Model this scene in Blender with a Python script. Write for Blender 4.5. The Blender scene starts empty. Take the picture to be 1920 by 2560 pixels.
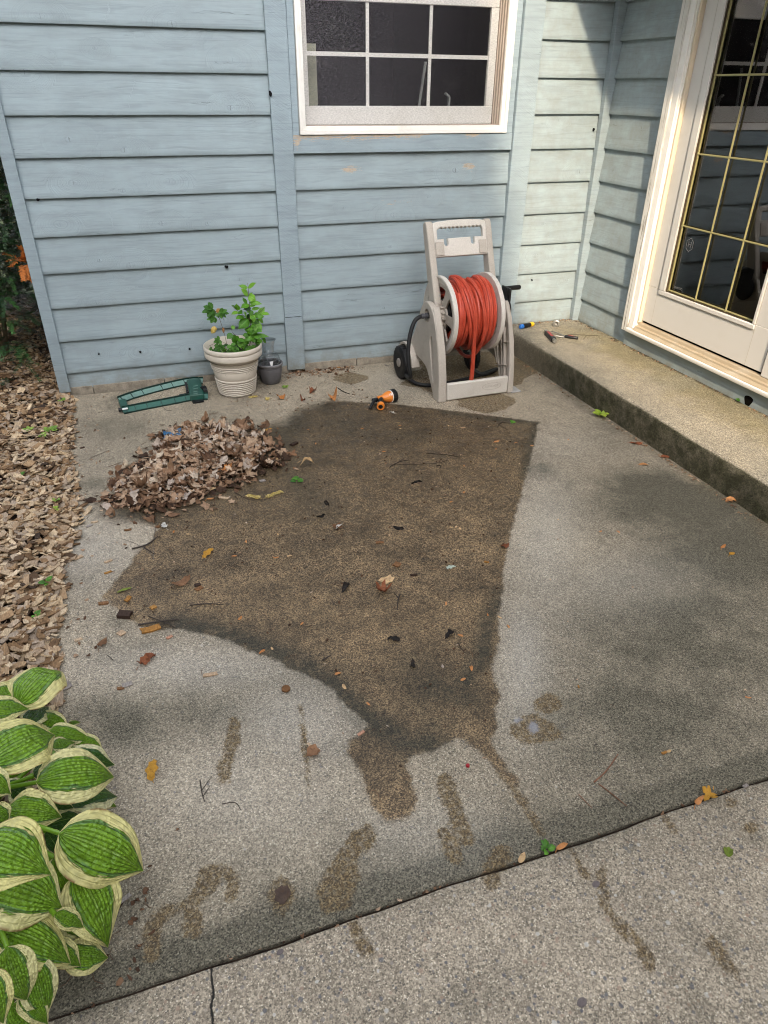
import bpy, math, random
import numpy as np
from mathutils import Vector, Matrix, Euler
SC = bpy.context.scene
R = math.radians
rnd = random.Random(7)

# ------------------------------------------------------------------ camera, light, exposure
F_PX = 1734.3152662649395            # focal length in pixels of the 1920 x 2560 frame
CAM = np.array([0.8108, -4.099, 1.5116])
ROT = (1.02237, -0.00748, -0.32684)
cd = bpy.data.cameras.new('camera'); cam = bpy.data.objects.new('camera', cd); SC.collection.objects.link(cam)
cam.location = CAM; cam.rotation_euler = ROT
cd.sensor_fit = 'VERTICAL'; cd.sensor_height = 24.0; cd.lens = F_PX/2560*24.0; cd.clip_start = .02; cd.clip_end = 500
SC.camera = cam
RM = np.array(Euler(ROT, 'XYZ').to_matrix())

SUN_DIR = Vector((1.0, 2.6, -1.8)).normalized()     # the way the light travels
SUN_EL = math.asin(-SUN_DIR.z); SUN_AZ = math.atan2(-SUN_DIR.x, -SUN_DIR.y)
w = bpy.data.worlds.new('World'); SC.world = w; w.use_nodes = True
wn = w.node_tree; bg = wn.nodes['Background']
sky = wn.nodes.new('ShaderNodeTexSky'); sky.sky_type = 'NISHITA'; sky.sun_disc = False
sky.sun_elevation = SUN_EL; sky.sun_rotation = SUN_AZ; sky.air_density = 1.0; sky.dust_density = 2.5; sky.ozone_density = 1.0
hsv = wn.nodes.new('ShaderNodeHueSaturation'); hsv.inputs['Saturation'].default_value = .30      # thin bright haze over the blue
wn.links.new(sky.outputs[0], hsv.inputs['Color']); wn.links.new(hsv.outputs[0], bg.inputs[0]); bg.inputs[1].default_value = 0.15
sl = bpy.data.lights.new('sun', 'SUN'); sun = bpy.data.objects.new('sun', sl); SC.collection.objects.link(sun)
sl.energy = 2.0; sl.angle = R(1.4); sl.color = (.58, .475, .335)
sun.rotation_euler = SUN_DIR.to_track_quat('-Z', 'Y').to_euler(); sun.location = (-6, -14, 12)
SC.view_settings.view_transform = 'Standard'; SC.view_settings.look = 'None'
SC.view_settings.exposure = 2.32; SC.view_settings.gamma = 1.0
SC.render.engine = 'CYCLES'
SC.cycles.use_denoising = True; SC.cycles.denoising_prefilter = 'ACCURATE'
SC.cycles.filter_width = 1.05; SC.cycles.max_bounces = 8; SC.cycles.transparent_max_bounces = 16
SC.cycles.caustics_reflective = False; SC.cycles.caustics_refractive = False

def un(px, py, ax, d):
    """point of the photograph (1920 x 2560 frame) carried onto the plane axis ax = d"""
    v = RM @ np.array([(px-960)/F_PX, -(py-1280)/F_PX, -1.0])
    return CAM + (d-CAM[ax])/v[ax]*v
def G(px, py, z=0.0): return un(px, py, 2, z)
D = 1920/1659
def Gd(px, py, z=0.0): return un(px*D, py*D, 2, z)

# ------------------------------------------------------------------ object helpers
def link(o): SC.collection.objects.link(o); return o
def tag(o, label=None, cat=None, group=None, kind=None):
    if label: o['label'] = label
    if cat: o['category'] = cat
    if group: o['group'] = group
    if kind: o['kind'] = kind
    return o
def empty(name, loc=(0, 0, 0), rz=0.0):
    o = bpy.data.objects.new(name, None); o.location = loc; o.rotation_euler = (0, 0, rz); o.empty_display_size = .1
    return link(o)
class MB:
    def __init__(s): s.v = []; s.f = []; s.r = []; s.uv = {}
    def add(s, vs, fs, r=0.0):
        b = len(s.v); s.v += [tuple(float(c) for c in v) for v in vs]; s.f += [tuple(i+b for i in f) for f in fs]
        s.r += list(r) if isinstance(r, (list, tuple, np.ndarray)) else [r]*len(vs)
        return b
    def box(s, x0, x1, y0, y1, z0, z1, r=0.0):
        s.add([(x0, y0, z0), (x1, y0, z0), (x1, y1, z0), (x0, y1, z0), (x0, y0, z1), (x1, y0, z1), (x1, y1, z1), (x0, y1, z1)],
              [(3, 2, 1, 0), (4, 5, 6, 7), (0, 1, 5, 4), (1, 2, 6, 5), (2, 3, 7, 6), (3, 0, 4, 7)], r)
        return s
    def bar(s, a, b, wx, wy, up=(0, 0, 1), r=0.0):
        """box from a to b, wx wide across and wy thick along up"""
        a = Vector(a); b = Vector(b); d = (b-a).normalized(); u = Vector(up); x = d.cross(u)
        if x.length < 1e-5: x = d.cross(Vector((1, 0, 0)))
        x.normalize(); u = x.cross(d).normalized()
        q = [x*(i*wx/2)+u*(j*wy/2) for i, j in ((-1, -1), (1, -1), (1, 1), (-1, 1))]
        s.add([a+k for k in q]+[b+k for k in q], [(0, 1, 2, 3), (7, 6, 5, 4), (0, 4, 5, 1), (1, 5, 6, 2), (2, 6, 7, 3), (3, 7, 4, 0)], r)
        return s
    def tube(s, pts, rad, seg=10, caps=True, rib=0.0, nrib=0, r=0.0):
        P = [Vector(p) for p in pts]; n = len(P)
        rr = list(np.interp(np.linspace(0, 1, n), np.linspace(0, 1, len(rad)), rad)) if isinstance(rad, (list, tuple)) else [rad]*n
        T = [(P[min(i+1, n-1)]-P[max(i-1, 0)]).normalized() for i in range(n)]
        u = T[0].cross(Vector((0, 0, 1)))
        if u.length < 1e-4: u = T[0].cross(Vector((1, 0, 0)))
        u.normalize(); vs = []; fs = []
        for i in range(n):
            u = (u-T[i]*u.dot(T[i])).normalized(); b = T[i].cross(u)
            for k in range(seg):
                a = 2*math.pi*k/seg; q = rr[i]*(1+(rib*(1 if k % 2 else -1) if nrib else 0))
                vs.append(P[i]+(u*math.cos(a)+b*math.sin(a))*q)
        for i in range(n-1):
            for k in range(seg):
                k2 = (k+1) % seg
                fs.append((i*seg+k, i*seg+k2, (i+1)*seg+k2, (i+1)*seg+k))
        if caps: fs += [tuple(range(seg-1, -1, -1)), tuple(range((n-1)*seg, n*seg))]
        s.add(vs, fs, r); return s
    def lathe(s, prof, seg=40, c=(0, 0, 0), axis='z', r=0.0, close=False):
        """prof: list of (radius, height along axis)"""
        vs = []; n = len(prof)
        for rad, h in prof:
            for k in range(seg):
                a = 2*math.pi*k/seg; x, y = rad*math.cos(a), rad*math.sin(a)
                p = (x, y, h) if axis == 'z' else (h, x, y) if axis == 'x' else (y, h, x)
                vs.append((p[0]+c[0], p[1]+c[1], p[2]+c[2]))
        fs = [(i*seg+k, i*seg+(k+1) % seg, (i+1)*seg+(k+1) % seg, (i+1)*seg+k) for i in range(n-1) for k in range(seg)]
        if close: fs += [((n-1)*seg+k, (n-1)*seg+(k+1) % seg, (k+1) % seg, k) for k in range(seg)]
        else:
            if prof[0][0] > 1e-6: fs.append(tuple(range(seg-1, -1, -1)))
            if prof[-1][0] > 1e-6: fs.append(tuple(range((n-1)*seg, n*seg)))
        s.add(vs, fs, r); return s
    def xform(s, M, start=0):
        for i in range(start, len(s.v)): s.v[i] = tuple(M @ Vector(s.v[i]))
        return s
    def build(s, name, mat, parent=None, smooth=True, angle=38, bevel=0.0, loc=None, bseg=2):
        me = bpy.data.meshes.new(name); me.from_pydata(s.v, [], s.f)
        o = finish(name, me, mat, parent, smooth, angle, bevel, loc, bseg)
        a = me.attributes.new('rnd', 'FLOAT', 'POINT'); a.data.foreach_set('value', np.array(s.r, dtype=np.float32))
        return o
def finish(name, me, mat, parent=None, smooth=True, angle=38, bevel=0.0, loc=None, bseg=2):
    me.validate(); me.update()
    if smooth:
        me.polygons.foreach_set('use_smooth', [True]*len(me.polygons)); me.set_sharp_from_angle(angle=R(angle))
    if mat: me.materials.append(mat)
    o = link(bpy.data.objects.new(name, me))
    if parent: o.parent = parent
    if loc is not None: o.location = loc
    if bevel:
        m = o.modifiers.new('bevel', 'BEVEL'); m.width = bevel; m.segments = bseg; m.limit_method = 'ANGLE'; m.angle_limit = R(40)
        m.harden_normals = False
    return o
def attr(o, name, vals, typ='FLOAT'):
    a = o.data.attributes.new(name, typ, 'POINT')
    a.data.foreach_set('vector' if typ == 'FLOAT_VECTOR' else 'value', np.asarray(vals, dtype=np.float32).ravel())
def curve_mesh(cu):
    o = link(bpy.data.objects.new('tmp', cu)); dg = bpy.context.evaluated_depsgraph_get(); dg.update()
    me = bpy.data.meshes.new_from_object(o.evaluated_get(dg)); bpy.data.objects.remove(o); bpy.data.curves.remove(cu)
    me.materials.clear(); return me
def plate(name, polys, depth, M, mat, parent=None, bevel=.003, angle=38):
    """outline (first polygon) with holes, extruded depth, then placed by matrix M"""
    cu = bpy.data.curves.new('plate', 'CURVE'); cu.dimensions = '2D'; cu.fill_mode = 'BOTH'
    cu.extrude = depth/2-bevel; cu.bevel_depth = bevel; cu.bevel_resolution = 1; cu.offset = -bevel
    for p in polys:
        sp = cu.splines.new('POLY'); sp.points.add(len(p)-1); sp.use_cyclic_u = True
        for i, q in enumerate(p): sp.points[i].co = (q[0], q[1], 0, 1)
    me = curve_mesh(cu); me.name = name; me.transform(M)
    return finish(name, me, mat, parent, True, angle)
def text(name, body, size, M, mat, parent=None, depth=.0006):
    cu = bpy.data.curves.new('txt', 'FONT'); cu.body = body; cu.size = size; cu.extrude = depth; cu.align_x = 'CENTER'; cu.align_y = 'CENTER'
    me = curve_mesh(cu); me.name = name; me.transform(M)
    return finish(name, me, mat, parent, False)
def smooth_poly(p, n=3):
    """closed Chaikin smoothing"""
    for _ in range(n):
        q = []
        for i in range(len(p)):
            a = p[i]; b = p[(i+1) % len(p)]
            q += [(a[0]*.75+b[0]*.25, a[1]*.75+b[1]*.25), (a[0]*.25+b[0]*.75, a[1]*.25+b[1]*.75)]
        p = q
    return p
def smooth_path(p, n=2):
    p = [Vector(q) for q in p]
    for _ in range(n):
        q = [p[0]]
        for a, b in zip(p, p[1:]): q += [a.lerp(b, .25), a.lerp(b, .75)]
        p = q+[p[-1]]
    return p
def circ(cx, cy, r, n=24, ry=None): return [(cx+r*math.cos(2*math.pi*i/n), cy+(ry or r)*math.sin(2*math.pi*i/n)) for i in range(n)]
def basis(x, y, z, o=(0, 0, 0)):
    M = Matrix.Identity(4)
    for i, c in enumerate((x, y, z)):
        for k in range(3): M[k][i] = c[k]
    M.translation = Vector(o); return M

# ------------------------------------------------------------------ material helpers
class NT:
    def __init__(s, name, rough=.6, spec=.5):
        s.m = bpy.data.materials.new(name); s.m.use_nodes = True; s.t = s.m.node_tree; s.b = s.t.nodes['Principled BSDF']
        s.b.inputs['Roughness'].default_value = rough; s.b.inputs['Specular IOR Level'].default_value = spec
    def put(s, sock, v):
        if isinstance(v, bpy.types.NodeSocket): s.t.links.new(v, sock)
        elif isinstance(v, tuple) and len(v) == 3 and sock.type == 'RGBA': sock.default_value = (*v, 1)
        else: sock.default_value = v
    def n(s, typ, ins=None, **at):
        nd = s.t.nodes.new(typ)
        for k, v in at.items(): setattr(nd, k, v)
        for k, v in (ins or {}).items(): s.put(nd.inputs[k], v)
        return nd
    def obj(s): return s.n('ShaderNodeTexCoord').outputs['Object']
    def pos(s): return s.n('ShaderNodeNewGeometry').outputs['Position']
    def at(s, name, out='Fac'): return s.n('ShaderNodeAttribute', attribute_name=name).outputs[out]
    def math(s, op, a, b=0.0, c=0.0, clamp=False):
        nd = s.n('ShaderNodeMath', operation=op, use_clamp=clamp)
        s.put(nd.inputs[0], a); s.put(nd.inputs[1], b); s.put(nd.inputs[2], c); return nd.outputs[0]
    def mul(s, a, b): return s.math('MULTIPLY', a, b)
    def add(s, a, b): return s.math('ADD', a, b)
    def sub(s, a, b): return s.math('SUBTRACT', a, b)
    def vmul(s, v, k): return s.n('ShaderNodeVectorMath', {0: v, 1: k}, operation='MULTIPLY').outputs[0]
    def xyz(s, v): return s.n('ShaderNodeSeparateXYZ', {0: v}).outputs
    def comb(s, x, y, z): return s.n('ShaderNodeCombineXYZ', {0: x, 1: y, 2: z}).outputs[0]
    def noise(s, v, sc, det=2.0, ro=.5, dist=0.0, out='Fac'):
        return s.n('ShaderNodeTexNoise', {'Vector': v, 'Scale': sc, 'Detail': det, 'Roughness': ro, 'Distortion': dist}).outputs[out]
    def voro(s, v, sc, feat='F1', out='Distance', rand=1.0): return s.n('ShaderNodeTexVoronoi', {'Vector': v, 'Scale': sc, 'Randomness': rand}, feature=feat).outputs[out]
    def step(s, x, a, b, lo=0.0, hi=1.0):
        """smoothstep: lo at a, hi at b"""
        return s.n('ShaderNodeMapRange', {0: x, 1: a, 2: b, 3: lo, 4: hi}, interpolation_type='SMOOTHSTEP').outputs[0]
    def lin(s, x, a, b, lo=0.0, hi=1.0): return s.n('ShaderNodeMapRange', {0: x, 1: a, 2: b, 3: lo, 4: hi}).outputs[0]
    def mix(s, f, a, b, mode='MIX'):
        nd = s.n('ShaderNodeMix', data_type='RGBA', blend_type=mode, clamp_factor=True)
        s.put(nd.inputs[0], f); s.put(nd.inputs[6], a); s.put(nd.inputs[7], b); return nd.outputs[2]
    def ramp(s, f, stops, interp='LINEAR'):
        nd = s.n('ShaderNodeValToRGB', {0: f}); cr = nd.color_ramp; cr.interpolation = interp
        while len(cr.elements) < len(stops): cr.elements.new(.5)
        for e, (p, c) in zip(cr.elements, stops): e.position = p; e.color = (*c, 1)
        return nd.outputs[0]
    def scale_col(s, c, f):
        return s.n('ShaderNodeVectorMath', {0: c, 'Scale': f}, operation='SCALE').outputs[0]
    def bump(s, h, strength=.5, dist=.002, normal=None):
        i = {'Height': h, 'Strength': strength, 'Distance': dist}
        if normal is not None: i['Normal'] = normal
        return s.n('ShaderNodeBump', i).outputs[0]
    def out(s, col=None, rough=None, normal=None, **kw):
        if col is not None: s.put(s.b.inputs['Base Color'], col)
        if rough is not None: s.put(s.b.inputs['Roughness'], rough)
        if normal is not None: s.put(s.b.inputs['Normal'], normal)
        for k, v in kw.items(): s.put(s.b.inputs[k.replace('_', ' ')], v)
        return s.m
def plastic(name, col, rough=.5, dirt=.12, bump=.15, dcol=None, spec=.5):
    t = NT(name, rough, spec); p = t.obj()
    d = t.step(t.noise(p, 9, 5, .6), .45, .75); f = t.noise(p, 160, 3)
    c = t.mix(t.mul(d, dirt*3), col, dcol or tuple(x*.55 for x in col)); c = t.scale_col(c, t.lin(f, .3, .7, 1-dirt, 1+dirt*.6))
    return t.out(c, t.lin(d, 0, 1, rough, min(1, rough+.2)), t.bump(f, bump, .0008))

# painted wood with grain that runs round the knots; board coordinates come from the mesh
def paint_wood(name, col, dirt=(.20, .20, .17), rough=.62, vertical=False, rough_sawn=0.0):
    t = NT(name, rough, .35); bc = t.at('bc', 'Vector'); kn = t.at('kn', 'Vector')
    x = t.xyz(bc); k = t.xyz(kn)
    al, up, rn = x[0], x[1], x[2]
    warp = t.noise(t.comb(t.mul(al, 1.6), t.mul(up, 9), rn), 1.0, 3, .55)
    g = t.add(t.mul(up, 75), t.mul(warp, 9))
    rad = t.math('SQRT', t.add(t.math('POWER', t.mul(k[0], .62), 2), t.math('POWER', k[1], 2)))
    kw = t.math('MULTIPLY', t.step(rad, .075, .012), k[2])
    kf = t.step(rad, .011, .006); kf = t.mul(kf, k[2])
    g = t.add(t.mul(g, t.sub(1, kw)), t.mul(t.mul(rad, 260), kw))
    ln = t.noise(t.comb(g, t.mul(al, 3.0), rn), 1.0, 2, .6)
    cn = t.noise(t.comb(t.mul(al, 1.5), t.add(t.mul(up, 34), t.mul(warp, 5)), t.mul(rn, 1.7)), 1.0, 3, .6)
    crack = t.mul(t.step(t.math('ABSOLUTE', t.sub(cn, .5)), .010, .002), t.step(t.noise(t.comb(t.mul(al, 2.2), t.mul(up, 20), rn), 1.0, 3, .6), .58, .70))
    fine = t.noise(t.comb(t.mul(al, 30), t.mul(up, 420), rn), 1.0, 2)
    p = t.pos(); blot = t.noise(p, 2.6, 4, .6); blot2 = t.noise(t.comb(t.mul(al, 5), t.mul(up, 26), rn), 1.0, 3, .6)
    c = t.mix(t.step(blot, .35, .7), tuple(v*.93 for v in col), tuple(min(1, v*1.05) for v in col))
    c = t.mix(t.mul(t.step(blot2, .48, .70), .42), c, tuple(v*.74 for v in col)); c = t.mix(t.mul(t.step(blot2, .50, .30), .30), c, tuple(min(1, v*1.12) for v in col))
    c = t.mix(t.mul(t.step(ln, .5, .28), .26), c, tuple(v*.55 for v in col))
    strk = t.noise(t.comb(t.mul(al, 2.5), t.mul(up, 150), rn), 1.0, 3, .6); c = t.mix(t.mul(t.step(strk, .55, .68), .30), c, tuple(v*.58 for v in col))
    c = t.mix(t.mul(crack, .6), c, tuple(v*.22 for v in col))
    # dark split in the heart of each knot, little nail heads
    kc = t.mul(t.math('LESS_THAN', t.math('ABSOLUTE', t.add(k[0], t.mul(t.sub(t.noise(p, 150), .5), .01))), .0012), t.step(rad, .011, .007))
    c = t.mix(t.mul(t.mul(kc, k[2]), .8), c, (.03, .035, .04))
    ring = t.mul(t.step(t.math('ABSOLUTE', t.sub(rad, .0105)), .0016, .0004), k[2])
    ring = t.mul(ring, t.step(t.noise(p, 70, 2), .42, .58)); c = t.mix(t.mul(ring, .45), c, tuple(v*.4 for v in col))
    speck = t.math('LESS_THAN', t.voro(p, 42), t.mul(t.math('GREATER_THAN', t.xyz(t.voro(p, 42, out='Color'))[0], .965), .055))
    c = t.mix(t.mul(speck, .8), c, (.04, .045, .05))
    # bare wood where the paint has come off
    pe = t.at('peel'); pn = t.add(t.lin(t.noise(t.comb(t.mul(al, 22), t.mul(up, 190), rn), 1.0, 4, .7), .3, .7, .0, 1.0), t.mul(t.noise(p, 60, 3), .2))
    pm = t.step(t.sub(t.add(pe, pn), 1.20), 0, .05)
    c = t.mix(pm, c, t.mix(t.noise(p, 90, 2), (.36, .28, .21), (.52, .44, .35)))
    # grime that has settled low on the wall and along the laps
    gr = t.mul(t.at('dirt'), t.lin(t.noise(p, 14, 5, .65), .35, .65, .2, 1.0)); c = t.mix(t.math('MINIMUM', gr, .8), c, dirt)
    h = t.add(t.mul(ln, .8), t.add(t.mul(fine, .22), t.mul(kf, .5))); h = t.sub(h, t.mul(crack, .7)); h = t.sub(h, t.mul(pm, .6)); h = t.sub(h, t.mul(speck, .8))
    if rough_sawn:
        q = t.xyz(p); saw = t.noise(t.comb(t.mul(t.add(q[2], t.mul(t.add(q[0], q[1]), .55)), 190), t.mul(t.add(q[0], q[1]), 14), rn), 1.0, 2)
        h = t.add(t.mul(h, .4), t.mul(t.mul(saw, rough_sawn), 1.3))
    return t.out(c, t.lin(blot, .3, .7, rough-.08, rough+.1), t.bump(h, .55, .0025))

BLUE = (.300, .368, .402)
M = {}
M['siding'] = paint_wood('painted_siding', BLUE)
M['trim'] = paint_wood('painted_trim', (.285, .352, .392), rough_sawn=1.0)

def concrete(name, base, walk=False, step=False):
    t = NT(name, .85, .35); p = t.pos(); q = t.xyz(p)
    fl = t.comb(q[0], q[1], t.mul(q[2], 1.0))
    vc = t.xyz(t.voro(fl, 330, out='Color')); sp = vc[0]; sp2 = t.xyz(t.voro(fl, 190, out='Color'))[1]
    big = t.noise(fl, 1.7, 5, .6); mid = t.noise(fl, 11, 4, .6); fine = t.noise(fl, 520, 2, .6); grit = t.noise(fl, 170, 3, .7)
    v = t.lin(sp, 0, 1, .50, 1.42); v = t.mul(v, t.lin(sp2, 0, 1, .84, 1.14)); v = t.mul(v, t.lin(fine, .25, .75, .82, 1.18)); v = t.mul(v, t.lin(grit, .3, .7, .68, 1.28))
    v = t.mul(v, t.lin(big, .3, .7, .82, 1.14)); v = t.mul(v, t.lin(mid, .3, .7, .9, 1.1))
    c = t.scale_col(base, v)
    gl = t.mul(t.math('GREATER_THAN', sp, .93), t.math('LESS_THAN', t.voro(fl, 330), .42)); c = t.mix(t.mul(gl, .85), c, (.70, .64, .52))
    dk = t.mul(t.math('LESS_THAN', sp2, .055), t.math('LESS_THAN', t.voro(fl, 190), .40)); c = t.mix(t.mul(dk, .75), c, (.07, .066, .06))
    # exposed pebbles
    thr = .70 if walk else .94
    for sc, a, b in ((58, .34, thr+.06), (98, .38, thr)):
        pc = t.xyz(t.voro(fl, sc, out='Color')); pd = t.voro(fl, sc); on = t.mul(t.math('GREATER_THAN', pc[0], b), t.step(t.add(pd, t.mul(t.sub(t.noise(fl, 300), .5), .2)), a, a-.08))
        pcol = t.ramp(pc[1], [(0, (.11, .11, .125)), (.35, (.20, .18, .16)), (.55, (.31, .22, .16)), (.75, (.40, .34, .27)), (.9, (.50, .47, .42)), (1, (.13, .09, .09))], 'CONSTANT')
        c = t.mix(t.mul(on, .75 if walk else .6), c, pcol)
    h = t.add(t.mul(sp, .5), t.add(t.mul(grit, 1.0), t.mul(fine, .4)))
    # broom marks drawn through the slab when it was wet
    br = t.noise(t.comb(t.mul(t.add(q[0], t.mul(q[1], .22)), 130), t.mul(q[1], 3), 0.0), 1.0, 2)
    h = t.add(h, t.mul(br, .5)); c = t.scale_col(c, t.lin(br, .3, .7, .93, 1.06))
    rough = .88
    if not step:
        jit = t.add(t.mul(t.sub(t.noise(fl, 16, 4, .6), .5), .055), t.mul(t.sub(t.noise(fl, 120, 3, .6), .5), .030))
        # grey and green-black mould
        mo = t.math('MULTIPLY', t.math('MAXIMUM', t.at('mold'), t.mul(t.step(t.noise(fl, 2.3, 6, .68), .50, .74), .62)), t.lin(t.noise(fl, 8, 5, .65), .3, .65, .62, 1.3)); mo = t.math('MINIMUM', t.mul(mo, 1.35), 1.0)
        mf = t.lin(t.noise(fl, 240, 2), .35, .65, .68, 1.0)
        c = t.mix(t.mul(t.mul(mo, mf), .98), c, t.scale_col((.060, .055, .038), t.lin(sp, 0, 1, .30, 2.1)))
        # clean, pale patches
        pa = t.at('pale'); c = t.mix(t.math('MINIMUM', t.mul(pa, .55), .6), c, t.scale_col((.50, .475, .43), t.lin(sp, 0, 1, .7, 1.2)))
        # light brown silt marks
        st = t.at('stain'); s1 = t.step(t.add(st, t.add(t.mul(jit, .8), t.mul(t.sub(t.noise(fl, 210, 3, .7), .5), .02))), .007, -.003)
        s1 = t.mul(s1, t.lin(t.noise(fl, 75, 3, .7), .36, .54, .35, 1.0))
        scol = t.ramp(t.add(t.mul(sp, .75), t.mul(grit, .25)), [(.0, (.030, .023, .014)), (.45, (.100, .068, .034)), (.8, (.21, .150, .075)), (1, (.38, .29, .16))])
        c = t.mix(t.mul(s1, .95), c, scol)
        # the soaked brown patch
        wsf = t.at('soft'); wt = t.step(t.add(t.at('wet'), t.mul(jit, t.add(.75, t.mul(wsf, 2.0)))), t.add(.010, t.mul(wsf, .09)), t.sub(-.006, t.mul(wsf, .06)))
        wv = t.noise(fl, 5, 5, .65); wv2 = t.noise(fl, 21, 4, .6)
        wcol = t.ramp(t.add(t.mul(sp, .62), t.add(t.mul(grit, .30), t.mul(sp2, .12))), [(.12, (.020, .014, .009)), (.40, (.086, .057, .031)), (.62, (.180, .122, .064)), (.82, (.31, .218, .118)), (1, (.48, .365, .21))])
        wcol = t.scale_col(wcol, t.lin(wv, .32, .68, .50, 1.30)); wcol = t.scale_col(wcol, t.lin(t.add(q[1], t.mul(t.sub(wv, .5), 1.2)), -.7, -2.0, .62, 1.10)); wcol = t.scale_col(wcol, t.lin(wv2, .3, .7, .62, 1.24))
        dk = t.math('MINIMUM', t.mul(t.at('dark'), t.lin(t.add(t.mul(wv2, .6), t.mul(t.noise(fl, 55, 4, .7), .4)), .40, .58, .40, 1.35)), 1.0)
        wcol = t.mix(t.mul(dk, .85), wcol, t.scale_col((.018, .018, .012), t.lin(sp, 0, 1, .3, 2.2)))
        c = t.mix(t.mul(wt, .97), c, wcol)
        c = t.mix(t.mul(t.mul(t.at('dark'), t.sub(1, wt)), .22), c, (.07, .066, .052))
        # bits of black muck
        mk = t.mul(t.math('MAXIMUM', t.step(t.noise(fl, 48, 4, .7), .66, .70), t.mul(t.step(t.noise(fl, 13, 6, .78), .56, .68), .72)), wt); c = t.mix(t.mul(mk, .85), c, (.010, .009, .008))
        rough = t.mix(wt, (.88, .88, .88), t.scale_col((1, 1, 1), t.lin(wv2, .3, .7, .38, .62)))
        ck = t.step(t.math('ABSOLUTE', t.add(t.at('crack'), t.mul(t.sub(t.noise(fl, 45, 4, .7), .5), .014))), .0032, .0012); c = t.mix(ck, c, (.02, .018, .015)); h = t.sub(h, t.mul(ck, 4))
        bl = t.step(t.add(t.at('blue'), t.mul(jit, .6)), .004, -.010); c = t.mix(t.mul(bl, .55), c, (.30, .32, .37))
    else:
        ng = t.xyz(t.n('ShaderNodeNewGeometry').outputs['Normal'])
        side = t.step(ng[2], .75, .35)
        fade = t.step(t.add(q[1], t.mul(t.noise(fl, 4, 3), .3)), .20, -.75)          # little grows next to the wall
        alg = t.mul(side, t.mul(fade, t.lin(t.noise(fl, 16, 5, .7), .3, .6, .62, 1.0)))
        c = t.mix(t.mul(alg, .96), c, t.scale_col(t.mix(t.noise(fl, 7, 3), (.012, .014, .006), (.026, .024, .010)), t.lin(sp, 0, 1, .3, 2.8)))
        top = t.mul(t.step(t.add(q[0], t.mul(t.sub(t.noise(fl, 5, 4, .6), .5), .5)), 3.22, 3.5), t.step(q[1], .1, -.5))
        c = t.mix(t.mul(t.mul(top, t.sub(1, side)), .62), c, t.scale_col((.20, .165, .075), v))
        gm = t.mul(t.step(t.noise(fl, 3.5, 5, .6), .45, .65), t.sub(1, side)); c = t.mix(t.mul(gm, .35), c, t.scale_col((.17, .165, .14), v))
        mk = t.mul(t.step(q[0], 3.555, 3.585), t.step(t.noise(fl, 22, 3), .38, .55)); c = t.mix(t.mul(mk, .85), c, (.03, .026, .016))
    return t.out(c, rough, t.bump(h, .65, .0022))
CONC = (.335, .280, .205)
M['patio'] = concrete('patio_concrete', CONC)
M['walk'] = concrete('walkway_concrete', (.350, .292, .218), walk=True)
M['step'] = concrete('step_concrete', (.30, .262, .20), step=True)

# ------------------------------------------------------------------ ground
def sdf(P, poly):
    """signed distance of points to a closed polygon (inside negative)"""
    d = np.full(len(P), 1e9); ins = np.zeros(len(P), bool); n = len(poly)
    for i in range(n):
        a = np.array(poly[i][:2]); b = np.array(poly[(i+1) % n][:2]); e = b-a; w_ = P-a
        t = np.clip((w_@e)/max(e@e, 1e-12), 0, 1); q = w_-t[:, None]*e; d = np.minimum(d, (q*q).sum(1))
        c1 = P[:, 1] >= a[1]; c2 = P[:, 1] < b[1]; c3 = e[0]*w_[:, 1] > e[1]*w_[:, 0]
        ins ^= (c1 & c2 & c3) | (~c1 & ~c2 & ~c3)
    d = np.sqrt(d); return np.where(ins, -d, d)
def pline(P, pts):
    d = np.full(len(P), 1e9)
    for a, b in zip(pts, pts[1:]):
        a = np.array(a[:2]); b = np.array(b[:2]); e = b-a; w_ = P-a; t = np.clip((w_@e)/max(e@e, 1e-12), 0, 1); q = w_-t[:, None]*e; d = np.minimum(d, (q*q).sum(1))
    return np.sqrt(d)
def gp(l): return [tuple(Gd(x, y)[:2]) for x, y in l]
WET = gp([(610, 915), (650, 885), (700, 868), (760, 868), (850, 873), (960, 885), (1080, 901), (1162, 912), (1158, 935), (1140, 1010), (1122, 1080), (1105, 1140), (1097, 1185), (1088, 1230), (1083, 1290), (1075, 1340),
          (1078, 1380), (1068, 1430), (1062, 1465), (1080, 1500), (1068, 1530), (1072, 1570), (1055, 1600), (1090, 1650), (1120, 1690), (1116, 1702), (1070, 1655), (1030, 1618), (985, 1590), (970, 1602),
          (940, 1625), (890, 1630), (880, 1650), (885, 1690), (902, 1730), (890, 1760), (850, 1772), (830, 1765), (800, 1740), (790, 1700), (775, 1660), (755, 1630), (755, 1600), (778, 1588), (800, 1566), (770, 1542), (745, 1525),
          (720, 1490), (690, 1470), (640, 1450), (600, 1430), (550, 1410), (500, 1390), (450, 1370), (400, 1358), (340, 1360), (300, 1350), (265, 1320), (235, 1300), (222, 1290), (250, 1255), (280, 1220),
          (300, 1190), (330, 1165), (342, 1142), (320, 1130), (270, 1123), (235, 1112), (225, 1085), (300, 1035), (400, 985), (500, 945), (560, 925)])
def ellp(cx, cy, rx, ry, n=20): return gp([(cx+rx*math.cos(2*math.pi*i/n)*(1+.12*math.sin(3*i)), cy+ry*math.sin(2*math.pi*i/n)*(1+.12*math.cos(5*i))) for i in range(n)])
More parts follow.
